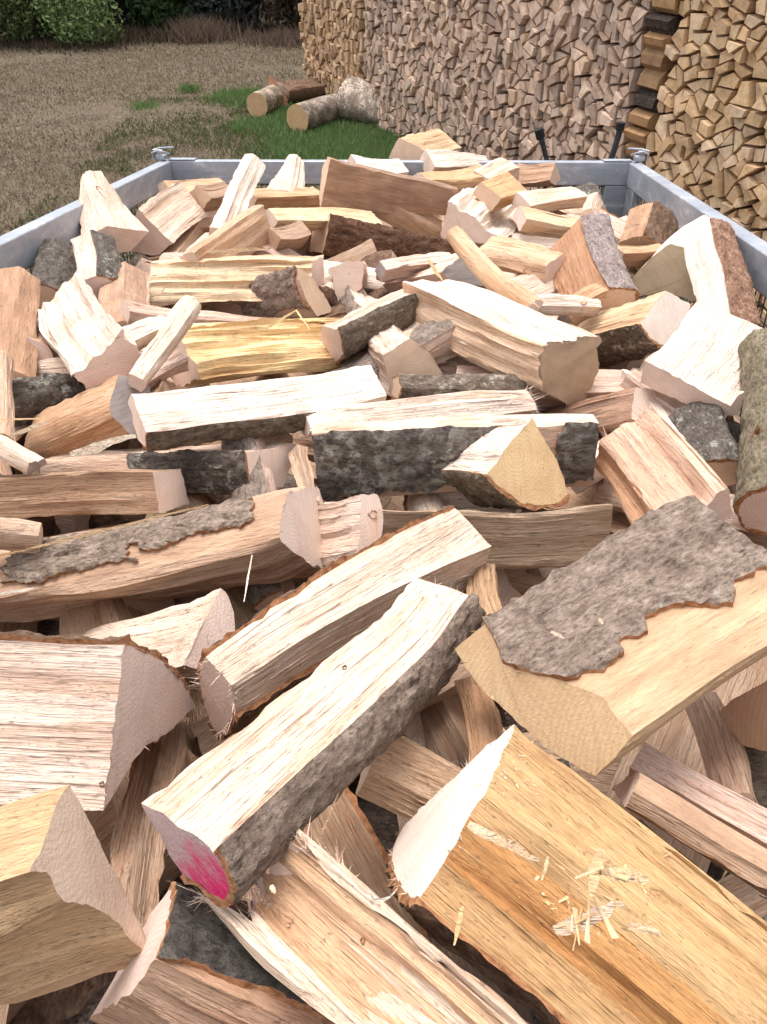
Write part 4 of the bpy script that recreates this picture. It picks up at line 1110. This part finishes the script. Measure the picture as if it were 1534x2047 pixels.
log(8, 'S', (20, 150), [(0, 0), (150, 60), (100, 200), (-60, 220), (-135, 90)], (350, 290), -8, .02, 'sscCs', (.55, .38, .25), E3, 'brown rounded log in the gap left of the honey-yellow log')
log(6, 'S', (450, 1200), [(0, 0), (65, 30), (30, 130), (-70, 120), (-80, 30)], (385, 860), 30, .01, 'sssss', (.52, .32, .19), E3, 'orange-brown upright log under the huge bark-plated log')
# ---- far rows
log(1, 'S', (410, 868), [(0, 0), (105, 30), (60, 130), (-60, 130), (-150, 60)], (345, 658), 36, .06, 'sssss', PALE, E2, 'pale wedge with a dark scar standing by the left rail', taper=.3, twist=0)
log(3, 'S', (370, 290), [(0, 0), (80, 30), (40, 130), (-50, 130), (-80, 30)], (350, 120), 45, .03, 'sssbb', PALE, E2, 'pale log with dark bark edge below the standing wedge', **D_)
log(3, 'S', (180, 330), [(0, 0), (50, 20), (30, 100), (-70, 90), (-90, 30)], (215, 150), 45, .0, 'bbsbb', BRN, E3, 'dark barked log against the left wire mesh', **D_)
log(1, 'F', (530, 800), [(600, 872), (668, 932), (600, 978), (445, 962), (480, 880)], (690, 690), 50, .09, 'ssssss', CREAM, E1, 'pale log with large pinkish curved end near the left rail', dphi=6)
log(1, 'S', (850, 875), [(0, 0), (42, 20), (20, 80), (-50, 90), (-70, 30)], (972, 592), 42, .09, 'sssss', WHITE, E2, 'slim white log standing up towards the tailgate')
log(3, 'S', (745, 205), [(0, 0), (16, 60), (-20, 140), (-100, 130), (-120, 40)], (1010, 20), 26, .08, 'sssss', (.66, .46, .31), E2, 'tan split log with one thin white lit edge')
log(1, 'S', (1100, 730), [(0, 0), (75, 30), (40, 120), (-50, 120), (-75, 40)], (1142, 592), 52, .03, 'sssss', PALE, E2, 'pale wedge standing in front of the tailgate', taper=.45)
log(1, 'S', (1268, 608), [(0, 0), (6, 60), (-40, 150), (-150, 120), (-180, 40)], (1755, 728), 5, .04, 'ssscc', (.44, .31, .23), E3, 'long brown weathered split face in the row before the tailgate', taper=.6, ref=(1268, 800), rough=.7)
log(2, 'S', (50, 748), [(0, 0), (40, 40), (20, 110), (-60, 100), (-80, 30)], (285, 880), -6, .07, 'tsssc', (.72, .52, .36), E3, 'frayed grey-ended log before the long brown face', torn=(.012, 0), endmat='end_grey', flute=.008)
log(4, 'F', (310, 5), [(440, 92), (530, 165), (420, 168), (278, 150)], (440, -68), 58, .06, 'ttsss', WHITE, E2, 'rough white-topped chunk with smooth pinkish end', rough=1.2, flute=.008)
log(2, 'S', (630, 790), [(0, 0), (60, 120), (20, 180), (-30, 60)], (850, 750), 10, .05, 'ssss', CREAM, E2, 'cream split log near the right tailgate post')
log(2, 'S', (612, 838), [(0, 0), (42, 120), (0, 180), (-50, 60)], (985, 890), 4, .07, 'ssss', (.76, .57, .38), E2, 'long orange-cream log before the right tailgate post')
log(2, 'S', (860, 800), [(0, 0), (30, 20), (10, 70), (-40, 40)], (885, 735), 40, .08, 'ssss', CREAM, E2, 'small upright cream wedge before the right tailgate post')
log(2, 'F', (85, 606), [(122, 530), (255, 598), (160, 625)], (260, 560), 40, .0, 'ssss', (.68, .48, .30), E3, 'tan wedge at the back leaning over the tailgate')
log(2, 'S', (262, 640), [(0, 0), (60, 90), (30, 140), (-50, 70)], (470, 640), 10, .02, 'ssss', WHITE, E2, 'white-topped log beside the tan wedge at the tailgate', taper=.5)
log(2, 'S', (-20, 655), [(0, 0), (60, 130), (30, 170), (-40, 60)], (165, 660), 4, .02, 'ssss', WHITE, E2, 'white-topped log left of the tan wedge at the tailgate')
log(2, 'S', (240, 690), [(0, 0), (30, 120), (20, 180), (-60, 80), (-70, 20)], (512, 668), 6, .05, 'sssss', GOLD, E2, 'yellow split log near the middle of the tailgate')
log(2, 'S', (480, 690), [(0, 0), (60, 90), (40, 150), (-70, 70)], (590, 640), 20, .03, 'ssss', CREAM, E2, 'cream block beside the yellow log at the tailgate')
log(2, 'S', (515, 760), [(0, 0), (80, 90), (40, 150), (-40, 60)], (620, 735), 30, .05, 'ssss', (.70, .46, .26), E3, 'orange block behind the rough white-topped chunk')
log(2, 'S', (700, 690), [(0, 0), (20, 60), (0, 120), (-60, 60)], (560, 700), 4, -.08, 'ssss', RED, E3, 'reddish log lying against the tailgate mesh')
log(1, 'S', (670, 740), [(0, 0), (50, 90), (30, 160), (-60, 90)], (885, 722), 6, .0, 'ssss', (.70, .50, .33), E3, 'tan log lying along the tailgate beside the left post')
log(1, 'S', (810, 760), [(0, 0), (60, 60), (30, 150), (-40, 100)], (905, 735), 20, .0, 'ssss', BRN, E3, 'brown log end in the gap before the tailgate')
log(1, 'S', (985, 760), [(0, 0), (40, 110), (10, 170), (-50, 80)], (1250, 742), 6, .04, 'ssss', (.72, .50, .32), E3, 'orange-tan log before the standing pale wedge')
log(3, 'S', (1065, 78), [(0, 0), (42, 120), (20, 190), (-40, 80)], (1465, 92), 4, .05, 'ssss', (.80, .65, .42), E2, 'yellow-cream log below the long brown face')
log(3, 'F', (1265, 55), [(1240, 205), (1175, 200), (1200, 95)], (1860, 180), 16, .05, 'bsss', BRN, (.70, .52, .38), 'brown-barked thick log with pale end in the middle of the pile', barkmat='bark_brown', barkcol=(.85, .75, .7))
log(3, 'S', (1080, 150), [(0, 0), (50, 80), (30, 150), (-50, 90)], (1200, 130), 10, .03, 'ssss', BRN, E3, 'small dark brown log beside the brown-barked thick log')
log(2, 'S', (1055, 905), [(0, 0), (80, 50), (50, 80), (-60, 90), (-110, 60), (-60, 20)], (1095, 775), 42, .07, 'cssbbb', (.45, .30, .2), (.30, .22, .16), 'curled shaggy bark-covered log end against the right mesh', barkmat='bark_brown', fringe=[('B', 200, .03), ('A', 120, .03)])
log(4, 'S', (985, 205), [(0, 0), (40, 100), (20, 170), (-50, 80)], (1160, 180), 8, .02, 'ssss', ORG, E3, 'orange split log before the curled bark log')
log(4, 'S', (1465, 520), [(0, 0), (40, 20), (20, 100), (-40, 90), (-40, 30)], (1450, 345), 40, .0, 'sssss', GBR, E3, 'grey-brown upright log touching the right wire mesh')
log(4, 'S', (1300, 1010), [(0, 0), (110, 40), (60, 150), (-80, 140), (-110, 40)], (1230, 790), 34, -.04, 'bbsbb', BRN, E3, 'dark log deep between the pink split log and right side', **D_)
log(6, 'S', (470, 620), [(0, 0), (70, 30), (30, 120), (-50, 120), (-60, 30)], (440, 420), 40, -.01, 'sssss', (.50, .34, .21), E3, 'brown upright log in the gap above the huge bark-plated log')
log(3, 'S', (960, 960), [(0, 0), (60, 40), (30, 100), (-60, 60)], (1120, 900), 20, -.01, 'sssc', TAN, E1, 'rounded tan log end below the white-topped log with thin bark')

# ---- logs deeper in the pile, seen through the gaps
rg = random.Random(5)
def inside_xy(p):
    d = p-TL; return d @ TX, d @ TY
nfill = 0
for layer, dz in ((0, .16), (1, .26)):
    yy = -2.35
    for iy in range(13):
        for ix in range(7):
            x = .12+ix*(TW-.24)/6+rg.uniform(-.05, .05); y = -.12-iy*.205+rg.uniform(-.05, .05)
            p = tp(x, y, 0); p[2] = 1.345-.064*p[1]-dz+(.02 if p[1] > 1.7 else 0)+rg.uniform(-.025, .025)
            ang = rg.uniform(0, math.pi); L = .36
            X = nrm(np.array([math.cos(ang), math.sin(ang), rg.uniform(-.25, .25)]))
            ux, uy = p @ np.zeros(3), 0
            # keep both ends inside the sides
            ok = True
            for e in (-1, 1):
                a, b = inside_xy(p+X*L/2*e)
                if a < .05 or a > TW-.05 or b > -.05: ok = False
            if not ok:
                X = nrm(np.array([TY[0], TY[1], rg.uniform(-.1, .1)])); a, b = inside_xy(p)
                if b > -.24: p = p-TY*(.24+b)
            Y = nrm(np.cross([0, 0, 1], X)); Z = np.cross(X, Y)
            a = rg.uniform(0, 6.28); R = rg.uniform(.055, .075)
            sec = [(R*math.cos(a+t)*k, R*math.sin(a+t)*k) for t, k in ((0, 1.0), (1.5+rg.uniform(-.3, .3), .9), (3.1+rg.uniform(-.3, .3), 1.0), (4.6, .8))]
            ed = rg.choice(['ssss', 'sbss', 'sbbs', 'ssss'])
            make_log('brown split log lying deep in a dark gap of the pile', X, Y, Z, p-X*L/2, L, sec, ed, rg.choice([(.56, .41, .29), (.44, .32, .23), (.58, .45, .36), (.50, .35, .24), (.40, .29, .21)]) if p[1] < 1.5 else rg.choice([TAN, PINK, (.60, .45, .33), PALE]), (.45, .33, .24),  # nearer logs toned darker, shade of the gaps put into their wood colour
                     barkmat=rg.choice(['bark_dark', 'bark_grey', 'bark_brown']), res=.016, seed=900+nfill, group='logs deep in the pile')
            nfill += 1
# leave out the deep logs that nothing can be seen of
bpy.context.view_layer.update(); _dg = bpy.context.evaluated_depsgraph_get(); _hit = set()
for _o in (np.zeros(3), np.array([.35, 0, .05]), np.array([-.35, 0, .05])):
    for _x in range(4, 1534, 22):
        for _y in range(300, 2047, 22):
            _ok, _, _, _, _ob, _ = scene.ray_cast(_dg, Vector(CAM+_o), Vector(nrm(ray(_x, _y)))) 
            if _ok: _hit.add(_ob.parent.name if _ob.parent else _ob.name)
for _ob in [o for o in bpy.data.objects if o.get('group') == 'logs deep in the pile' and o.name not in _hit]:
    for _c in list(_ob.children): bpy.data.objects.remove(_c)
    bpy.data.objects.remove(_ob)
# short chunks wedged in the gaps of the middle and far rows, only where they cover none of the logs above
bpy.context.view_layer.update(); _dg = bpy.context.evaluated_depsgraph_get(); rg = random.Random(31); nch = 0
def _covers(pts):
    vis = 0
    for w_ in pts:
        d_ = w_-CAM; D_ = np.linalg.norm(d_)
        ok, loc, _, _, ob, _ = scene.ray_cast(_dg, Vector(CAM), Vector(d_/D_))
        if ok and (np.array(loc)-CAM) @ (d_/D_) < D_-.004: continue
        vis += 1
        root = ob
        while ok and root.parent: root = root.parent
        if not ok or root.get('group') != 'logs deep in the pile': return -1
    return vis
for _t in range(2600):
    if nch >= 60: break
    x, y = rg.uniform(.08, TW-.08), rg.uniform(-1.9, -.08)
    p = tp(x, y, 0); p[2] = 1.345-.064*p[1]-rg.uniform(.02, .09)
    ang = rg.uniform(0, math.pi); L = rg.uniform(.14, .30); R = rg.uniform(.03, .055)
    X = nrm(np.array([math.cos(ang), math.sin(ang), rg.uniform(-.4, .4)])); Y = nrm(np.cross([0, 0, 1], X)); Z = np.cross(X, Y)
    if any(not (.03 < inside_xy(p+X*L*.55*e)[0] < TW-.03 and inside_xy(p+X*L*.55*e)[1] < -.03) for e in (-1, 1)): continue
    pts = [p+X*L*e*.5+Y*R*math.cos(b_)*.9+Z*R*math.sin(b_)*.9 for e in (-1, -.5, 0, .5, 1) for b_ in (0, 1.05, 2.1, 3.14, 4.2, 5.25)]
    if _covers(pts) < 3: continue
    a = rg.uniform(0, 6.28)
    sec = [(R*math.cos(a+t)*k, R*math.sin(a+t)*k) for t, k in ((0, 1.0), (1.7+rg.uniform(-.4, .4), .9), (3.3+rg.uniform(-.3, .3), 1.0), (4.8, .7))]
    make_log('short pale split chunk wedged in a gap between the upper logs', X, Y, Z, p-X*L/2, L, sec, rg.choice(['ssss', 'sbss', 'tsss']), rg.choice([PALE, CREAM, PINK, TAN, WHITE]), E2,
             barkmat=rg.choice(['bark_grey', 'bark_brown']), res=.009, seed=1500+nch, group='short chunks in the gaps', rough=1.3, taper=rg.uniform(.6, 1.1), twist=rg.uniform(-14, 14), strips=12)
    nch += 1
print('LOG chunks', nch)
# packed lower layers
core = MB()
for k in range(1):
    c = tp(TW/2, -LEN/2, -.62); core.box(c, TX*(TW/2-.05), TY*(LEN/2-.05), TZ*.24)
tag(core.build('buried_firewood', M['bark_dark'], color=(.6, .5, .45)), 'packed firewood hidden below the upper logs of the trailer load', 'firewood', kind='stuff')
for r in REPORT: print('LOG', *r)
# ------------------------------------------------------------------ loose splinters and chips
def sliver(zone, A, B, w, lift, label, col=(.82, .70, .52), dB=0.0, curl=0.0):
    a, b = px(zone, A), px(zone, B)
    pa = CAM+ray(*a)*(surface_depth(*a)-lift); pb = CAM+ray(*b)*(surface_depth(*b)-lift-dB)
    m = 8; L = np.linalg.norm(pb-pa); X = (pb-pa)/L; r = nrm(pa-CAM); Y = nrm(np.cross(r, X)); Z = np.cross(X, Y)
    rs = np.random.RandomState(int(abs(A[0]*7+A[1]))); V = []
    for i in range(m+1):
        t = i/m; c = (pa*(1-t)+pb*t)-(pa+pb)/2 + Y*curl*math.sin(math.pi*t) + Y*rs.randn()*w*.08
        ww = w*(.25+.75*(1-abs(2*t-.8)**1.6*.62))*(.8+.4*rs.rand())
        for sy, sz in ((-1, -.3), (1, -.25), (.7, .3), (-.75, .25)): V.append(c+Y*ww*.5*sy+Z*ww*.5*sz)
    F = []
    for i in range(m):
        for k in range(4): F.append((i*4+k, i*4+(k+1) % 4, (i+1)*4+(k+1) % 4, (i+1)*4+k))
    F += [(3, 2, 1, 0), (m*4, m*4+1, m*4+2, m*4+3)]
    o = mesh_obj('wood_splinter', V, F, M['split'], color=col); o.location = (pa+pb)/2
    return tag(o, label, 'splinter')
sliver(5, (967, 402), (935, 582), 0.0016, .16, 'thin white sliver hanging on the bark-sheet log', (.86, .78, .66))
sliver(5, (0, 405), (800, 208), 0.0032, .085, 'long tan bark strip lying above the grey bark sheet', (.60, .42, .24))
sliver(5, (0, 552), (130, 528), 0.0036, .10, 'flat pale splinter left of the grey bark sheet', (.86, .78, .66))
sliver(3, (40, 905), (180, 850), .005, .12, 'pale pointed splinter beside the cracked grey end', (.84, .72, .52))
sliver(3, (10, 842), (200, 836), .0025, .13, 'thin yellow splinter above the pale pointed splinter', (.80, .60, .34))
sliver(3, (270, 975), (520, 900), .012, .12, 'flat pale splinter lying on the dark-barked log', (.86, .76, .60))
sliver(3, (800, 200), (1040, 185), .008, .14, 'pale splinter on the lit white top behind', (.84, .68, .46))
sliver(3, (1010, 500), (1140, 420), .004, .20, 'thin yellow splinter standing on the splintery log', (.82, .60, .30))
sliver(3, (1135, 420), (1190, 500), .003, .20, 'short yellow splinter leaning on the splintery log', (.82, .60, .30))
sliver(4, (235, 230), (290, 312), .006, .20, 'small orange shard sticking up behind the white split log', (.66, .42, .22))
sliver(4, (560, 330), (660, 410), .003, .17, 'thin tan sliver beside the long curved stick', (.74, .54, .36))
sliver(8, (895, 480), (858, 660), 0.0054, .215, 'upright pale chip standing on the honey-yellow log', (0.64, 0.47, 0.27), .02)
sliver(8, (905, 560), (1080, 600), 0.0063, .205, 'broad pale chip behind the upright chip', (0.69, 0.54, 0.34))
sliver(8, (720, 800), (980, 685), 0.0059, .21, 'flat pinkish chip lying below the upright chip', (0.64, 0.49, 0.37), .01)
sliver(8, (695, 510), (672, 600), 0.0018, .20, 'small stick chip left of the upright chip', (0.67, 0.52, 0.32), .01)
sliver(8, (390, 385), (660, 525), 0.0054, .19, 'long pale torn strip on the honey-yellow log', (0.69, 0.55, 0.37))
sliver(8, (365, 700), (335, 850), 0.0023, .18, 'narrow yellow splinter at the lower edge of the honey-yellow log', (0.64, 0.47, 0.24))
sliver(8, (0, 655), (118, 628), 0.0014, .17, 'hair-thin white sliver beside the fuzzy white end', (0.72, 0.66, 0.55), 0, .004)
sliver(8, (1000, 770), (1130, 800), 0.0036, .205, 'short pale chip right of the flat pinkish chip', (0.67, 0.52, 0.35))
sliver(7, (1040, 620), (1055, 650), 0.0027, .15, 'tiny square chip in the groove of the frayed log', (.86, .7, .5))
sliver(7, (1230, 430), (1300, 260), 0.0018, .08, 'thin brown sliver in the gap behind the frayed log', (.42, .28, .18))
sliver(6, (705, 695), (755, 720), 0.0030, .185, 'short pale splinter lying on the grey bark plate', (.80, .70, .58))
sliver(6, (890, 645), (905, 665), 0.0030, .185, 'tiny pale splinter lying on the grey bark plate', (.80, .70, .58))
sliver(2, (985, 875), (1045, 858), .007, .12, 'pale splinter poking towards the curled bark log', (.76, .56, .42))

# knots and scars set into the wood they lie on
def knot(zone, at, r, stretch=1.0, ang=0.0, deep=(.035, .02, .014)):
    bpy.context.view_layer.update()
    ok, loc, nor, _, ob, _ = scene.ray_cast(bpy.context.evaluated_depsgraph_get(), Vector(CAM), Vector(nrm(ray(*px(zone, at)))))
    if not ok: return
    root = ob
    while root.parent: root = root.parent
    if root.name.startswith(('wood_', 'trailer')): return
    n_ = np.array(nor); u = nrm(np.cross(n_, RGT+.1)); v = np.cross(n_, u)
    u, v = u*math.cos(ang)+v*math.sin(ang), v*math.cos(ang)-u*math.sin(ang)
    rr = r*KZ*((np.array(loc)-CAM) @ FWD)/FPX; V, F, fm = [], [], []; N_ = 18
    rg_ = np.random.RandomState(int(at[0]))
    wob = 1+.18*rg_.randn(N_)
    for k, (rad, h) in enumerate(((1.25, -.0015), (1.0, .0016), (.78, .0012), (.6, .0005), (0.02, .0004))):
        for i in range(N_):
            a = 2*math.pi*i/N_; q_ = rad*rr*(wob[i] if k < 4 else 1)
            V.append(np.array(loc)+u*math.cos(a)*q_*stretch+v*math.sin(a)*q_+n_*h)
    for k in range(4):
        for i in range(N_):
            F.append((k*N_+i, k*N_+(i+1) % N_, (k+1)*N_+(i+1) % N_, (k+1)*N_+i)); fm.append(1 if k >= 2 else 0)
    inv = np.array(root.matrix_world.inverted())
    V = [(inv @ np.r_[p_, 1])[:3] for p_ in V]
    mesh_obj('knot', V, F, [M['rim'], M['knot']], root, 60, fm)
M['knot'] = mat_noise('knot_wood', [(0.35, (.018, .012, .009)), (0.7, (.09, .05, .03))], 200.0, .001)
for z_, at_, r_, st_, an_ in ((4, (622, 275), 16, 1.3, .3), (5, (1430, 245), 12, 1.6, 1.4), (1, (392, 738), 11, 2.6, -.9), (7, (1395, 828), 8, 1.2, 0), (7, (393, 228), 7, 1.2, 0),
                              (3, (1035, 672), 5, 4.0, 1.0), (4, (1490, 905), 14, 2.2, 1.2), (5, (1320, 835), 6, 1.3, .4)):
    knot(z_, at_, r_, st_, an_)
# fine chips and sawdust scattered over the top of the load, dropped straight down on what lies there
bpy.context.view_layer.update()
dg = bpy.context.evaluated_depsgraph_get()
rs = np.random.RandomState(8); V, F, C = [], [], []
def drop(x, y):
    ok, loc, nor, _, ob, _ = scene.ray_cast(dg, Vector((x, y, 1.75)), Vector((0, 0, -1)))
    return (np.array(loc), np.array(nor)) if ok and loc[2] > .9 else (None, None)
def chip(p, n, L, w, col):
    u = nrm(np.cross(n, rs.randn(3))); v = np.cross(n, u); b = len(V); h = n*w*.35
    k = rs.uniform(.3, 1.0); up = n*L*rs.uniform(0, .25)
    V.extend([p-u*L-v*w+n*.0004, p-u*L*.9+v*w+n*.0004, p+u*L+v*w*k+up, p+u*L*1.05-v*w*k*.6+up, p-u*L*.4+h+n*.0006, p+u*L*.5+h+up])
    F.extend([(b, b+4, b+1), (b, b+3, b+5), (b, b+5, b+4), (b+1, b+4, b+5), (b+1, b+5, b+2), (b+3, b+2, b+5)]); C.extend([col]*6)
cols = [(.80, .68, .50), (.72, .52, .32), (.84, .76, .62), (.55, .36, .20), (.34, .2, .12)]
for i in range(1500):
    p, n = drop(rs.uniform(-.75, .85), rs.uniform(.12, 2.6)**1.0)
    if p is None or n[2] < .45: continue
    s = rs.rand()**3; chip(p, n, .0015+.010*s, .0005+.0016*s*rs.rand(), cols[rs.randint(5)])
# a nest of torn fibres on the honey-yellow log
for i in range(90):
    q = px(8, (870+rs.randn()*150, 660+rs.randn()*90)); r = ray(*q)
    ok, loc, nor, _, ob, _ = scene.ray_cast(dg, Vector(CAM), Vector(nrm(r)))
    if ok: chip(np.array(loc), nrm(np.array(nor)+rs.randn(3)*.25), .002+.009*rs.rand()**2, .0004+.0012*rs.rand()**2, [(.68, .48, .27), (.60, .40, .20), (.74, .56, .36)][rs.randint(3)])
for i in range(60):
    q = px(8, (560+rs.randn()*60, 190+rs.randn()*60)); r = ray(*q)
    ok, loc, nor, _, ob, _ = scene.ray_cast(dg, Vector(CAM), Vector(nrm(r)))
    if ok: chip(np.array(loc), nrm(np.array(nor)+rs.randn(3)*.2), .002+.008*rs.rand()**2, .0004+.0009*rs.rand()**2, cols[rs.randint(3)])
tag(np_mesh('wood_chips', V, F, M['stack_attr'], face_col=C), 'scattered small wood chips and fibres on the firewood', 'wood chips', kind='stuff')
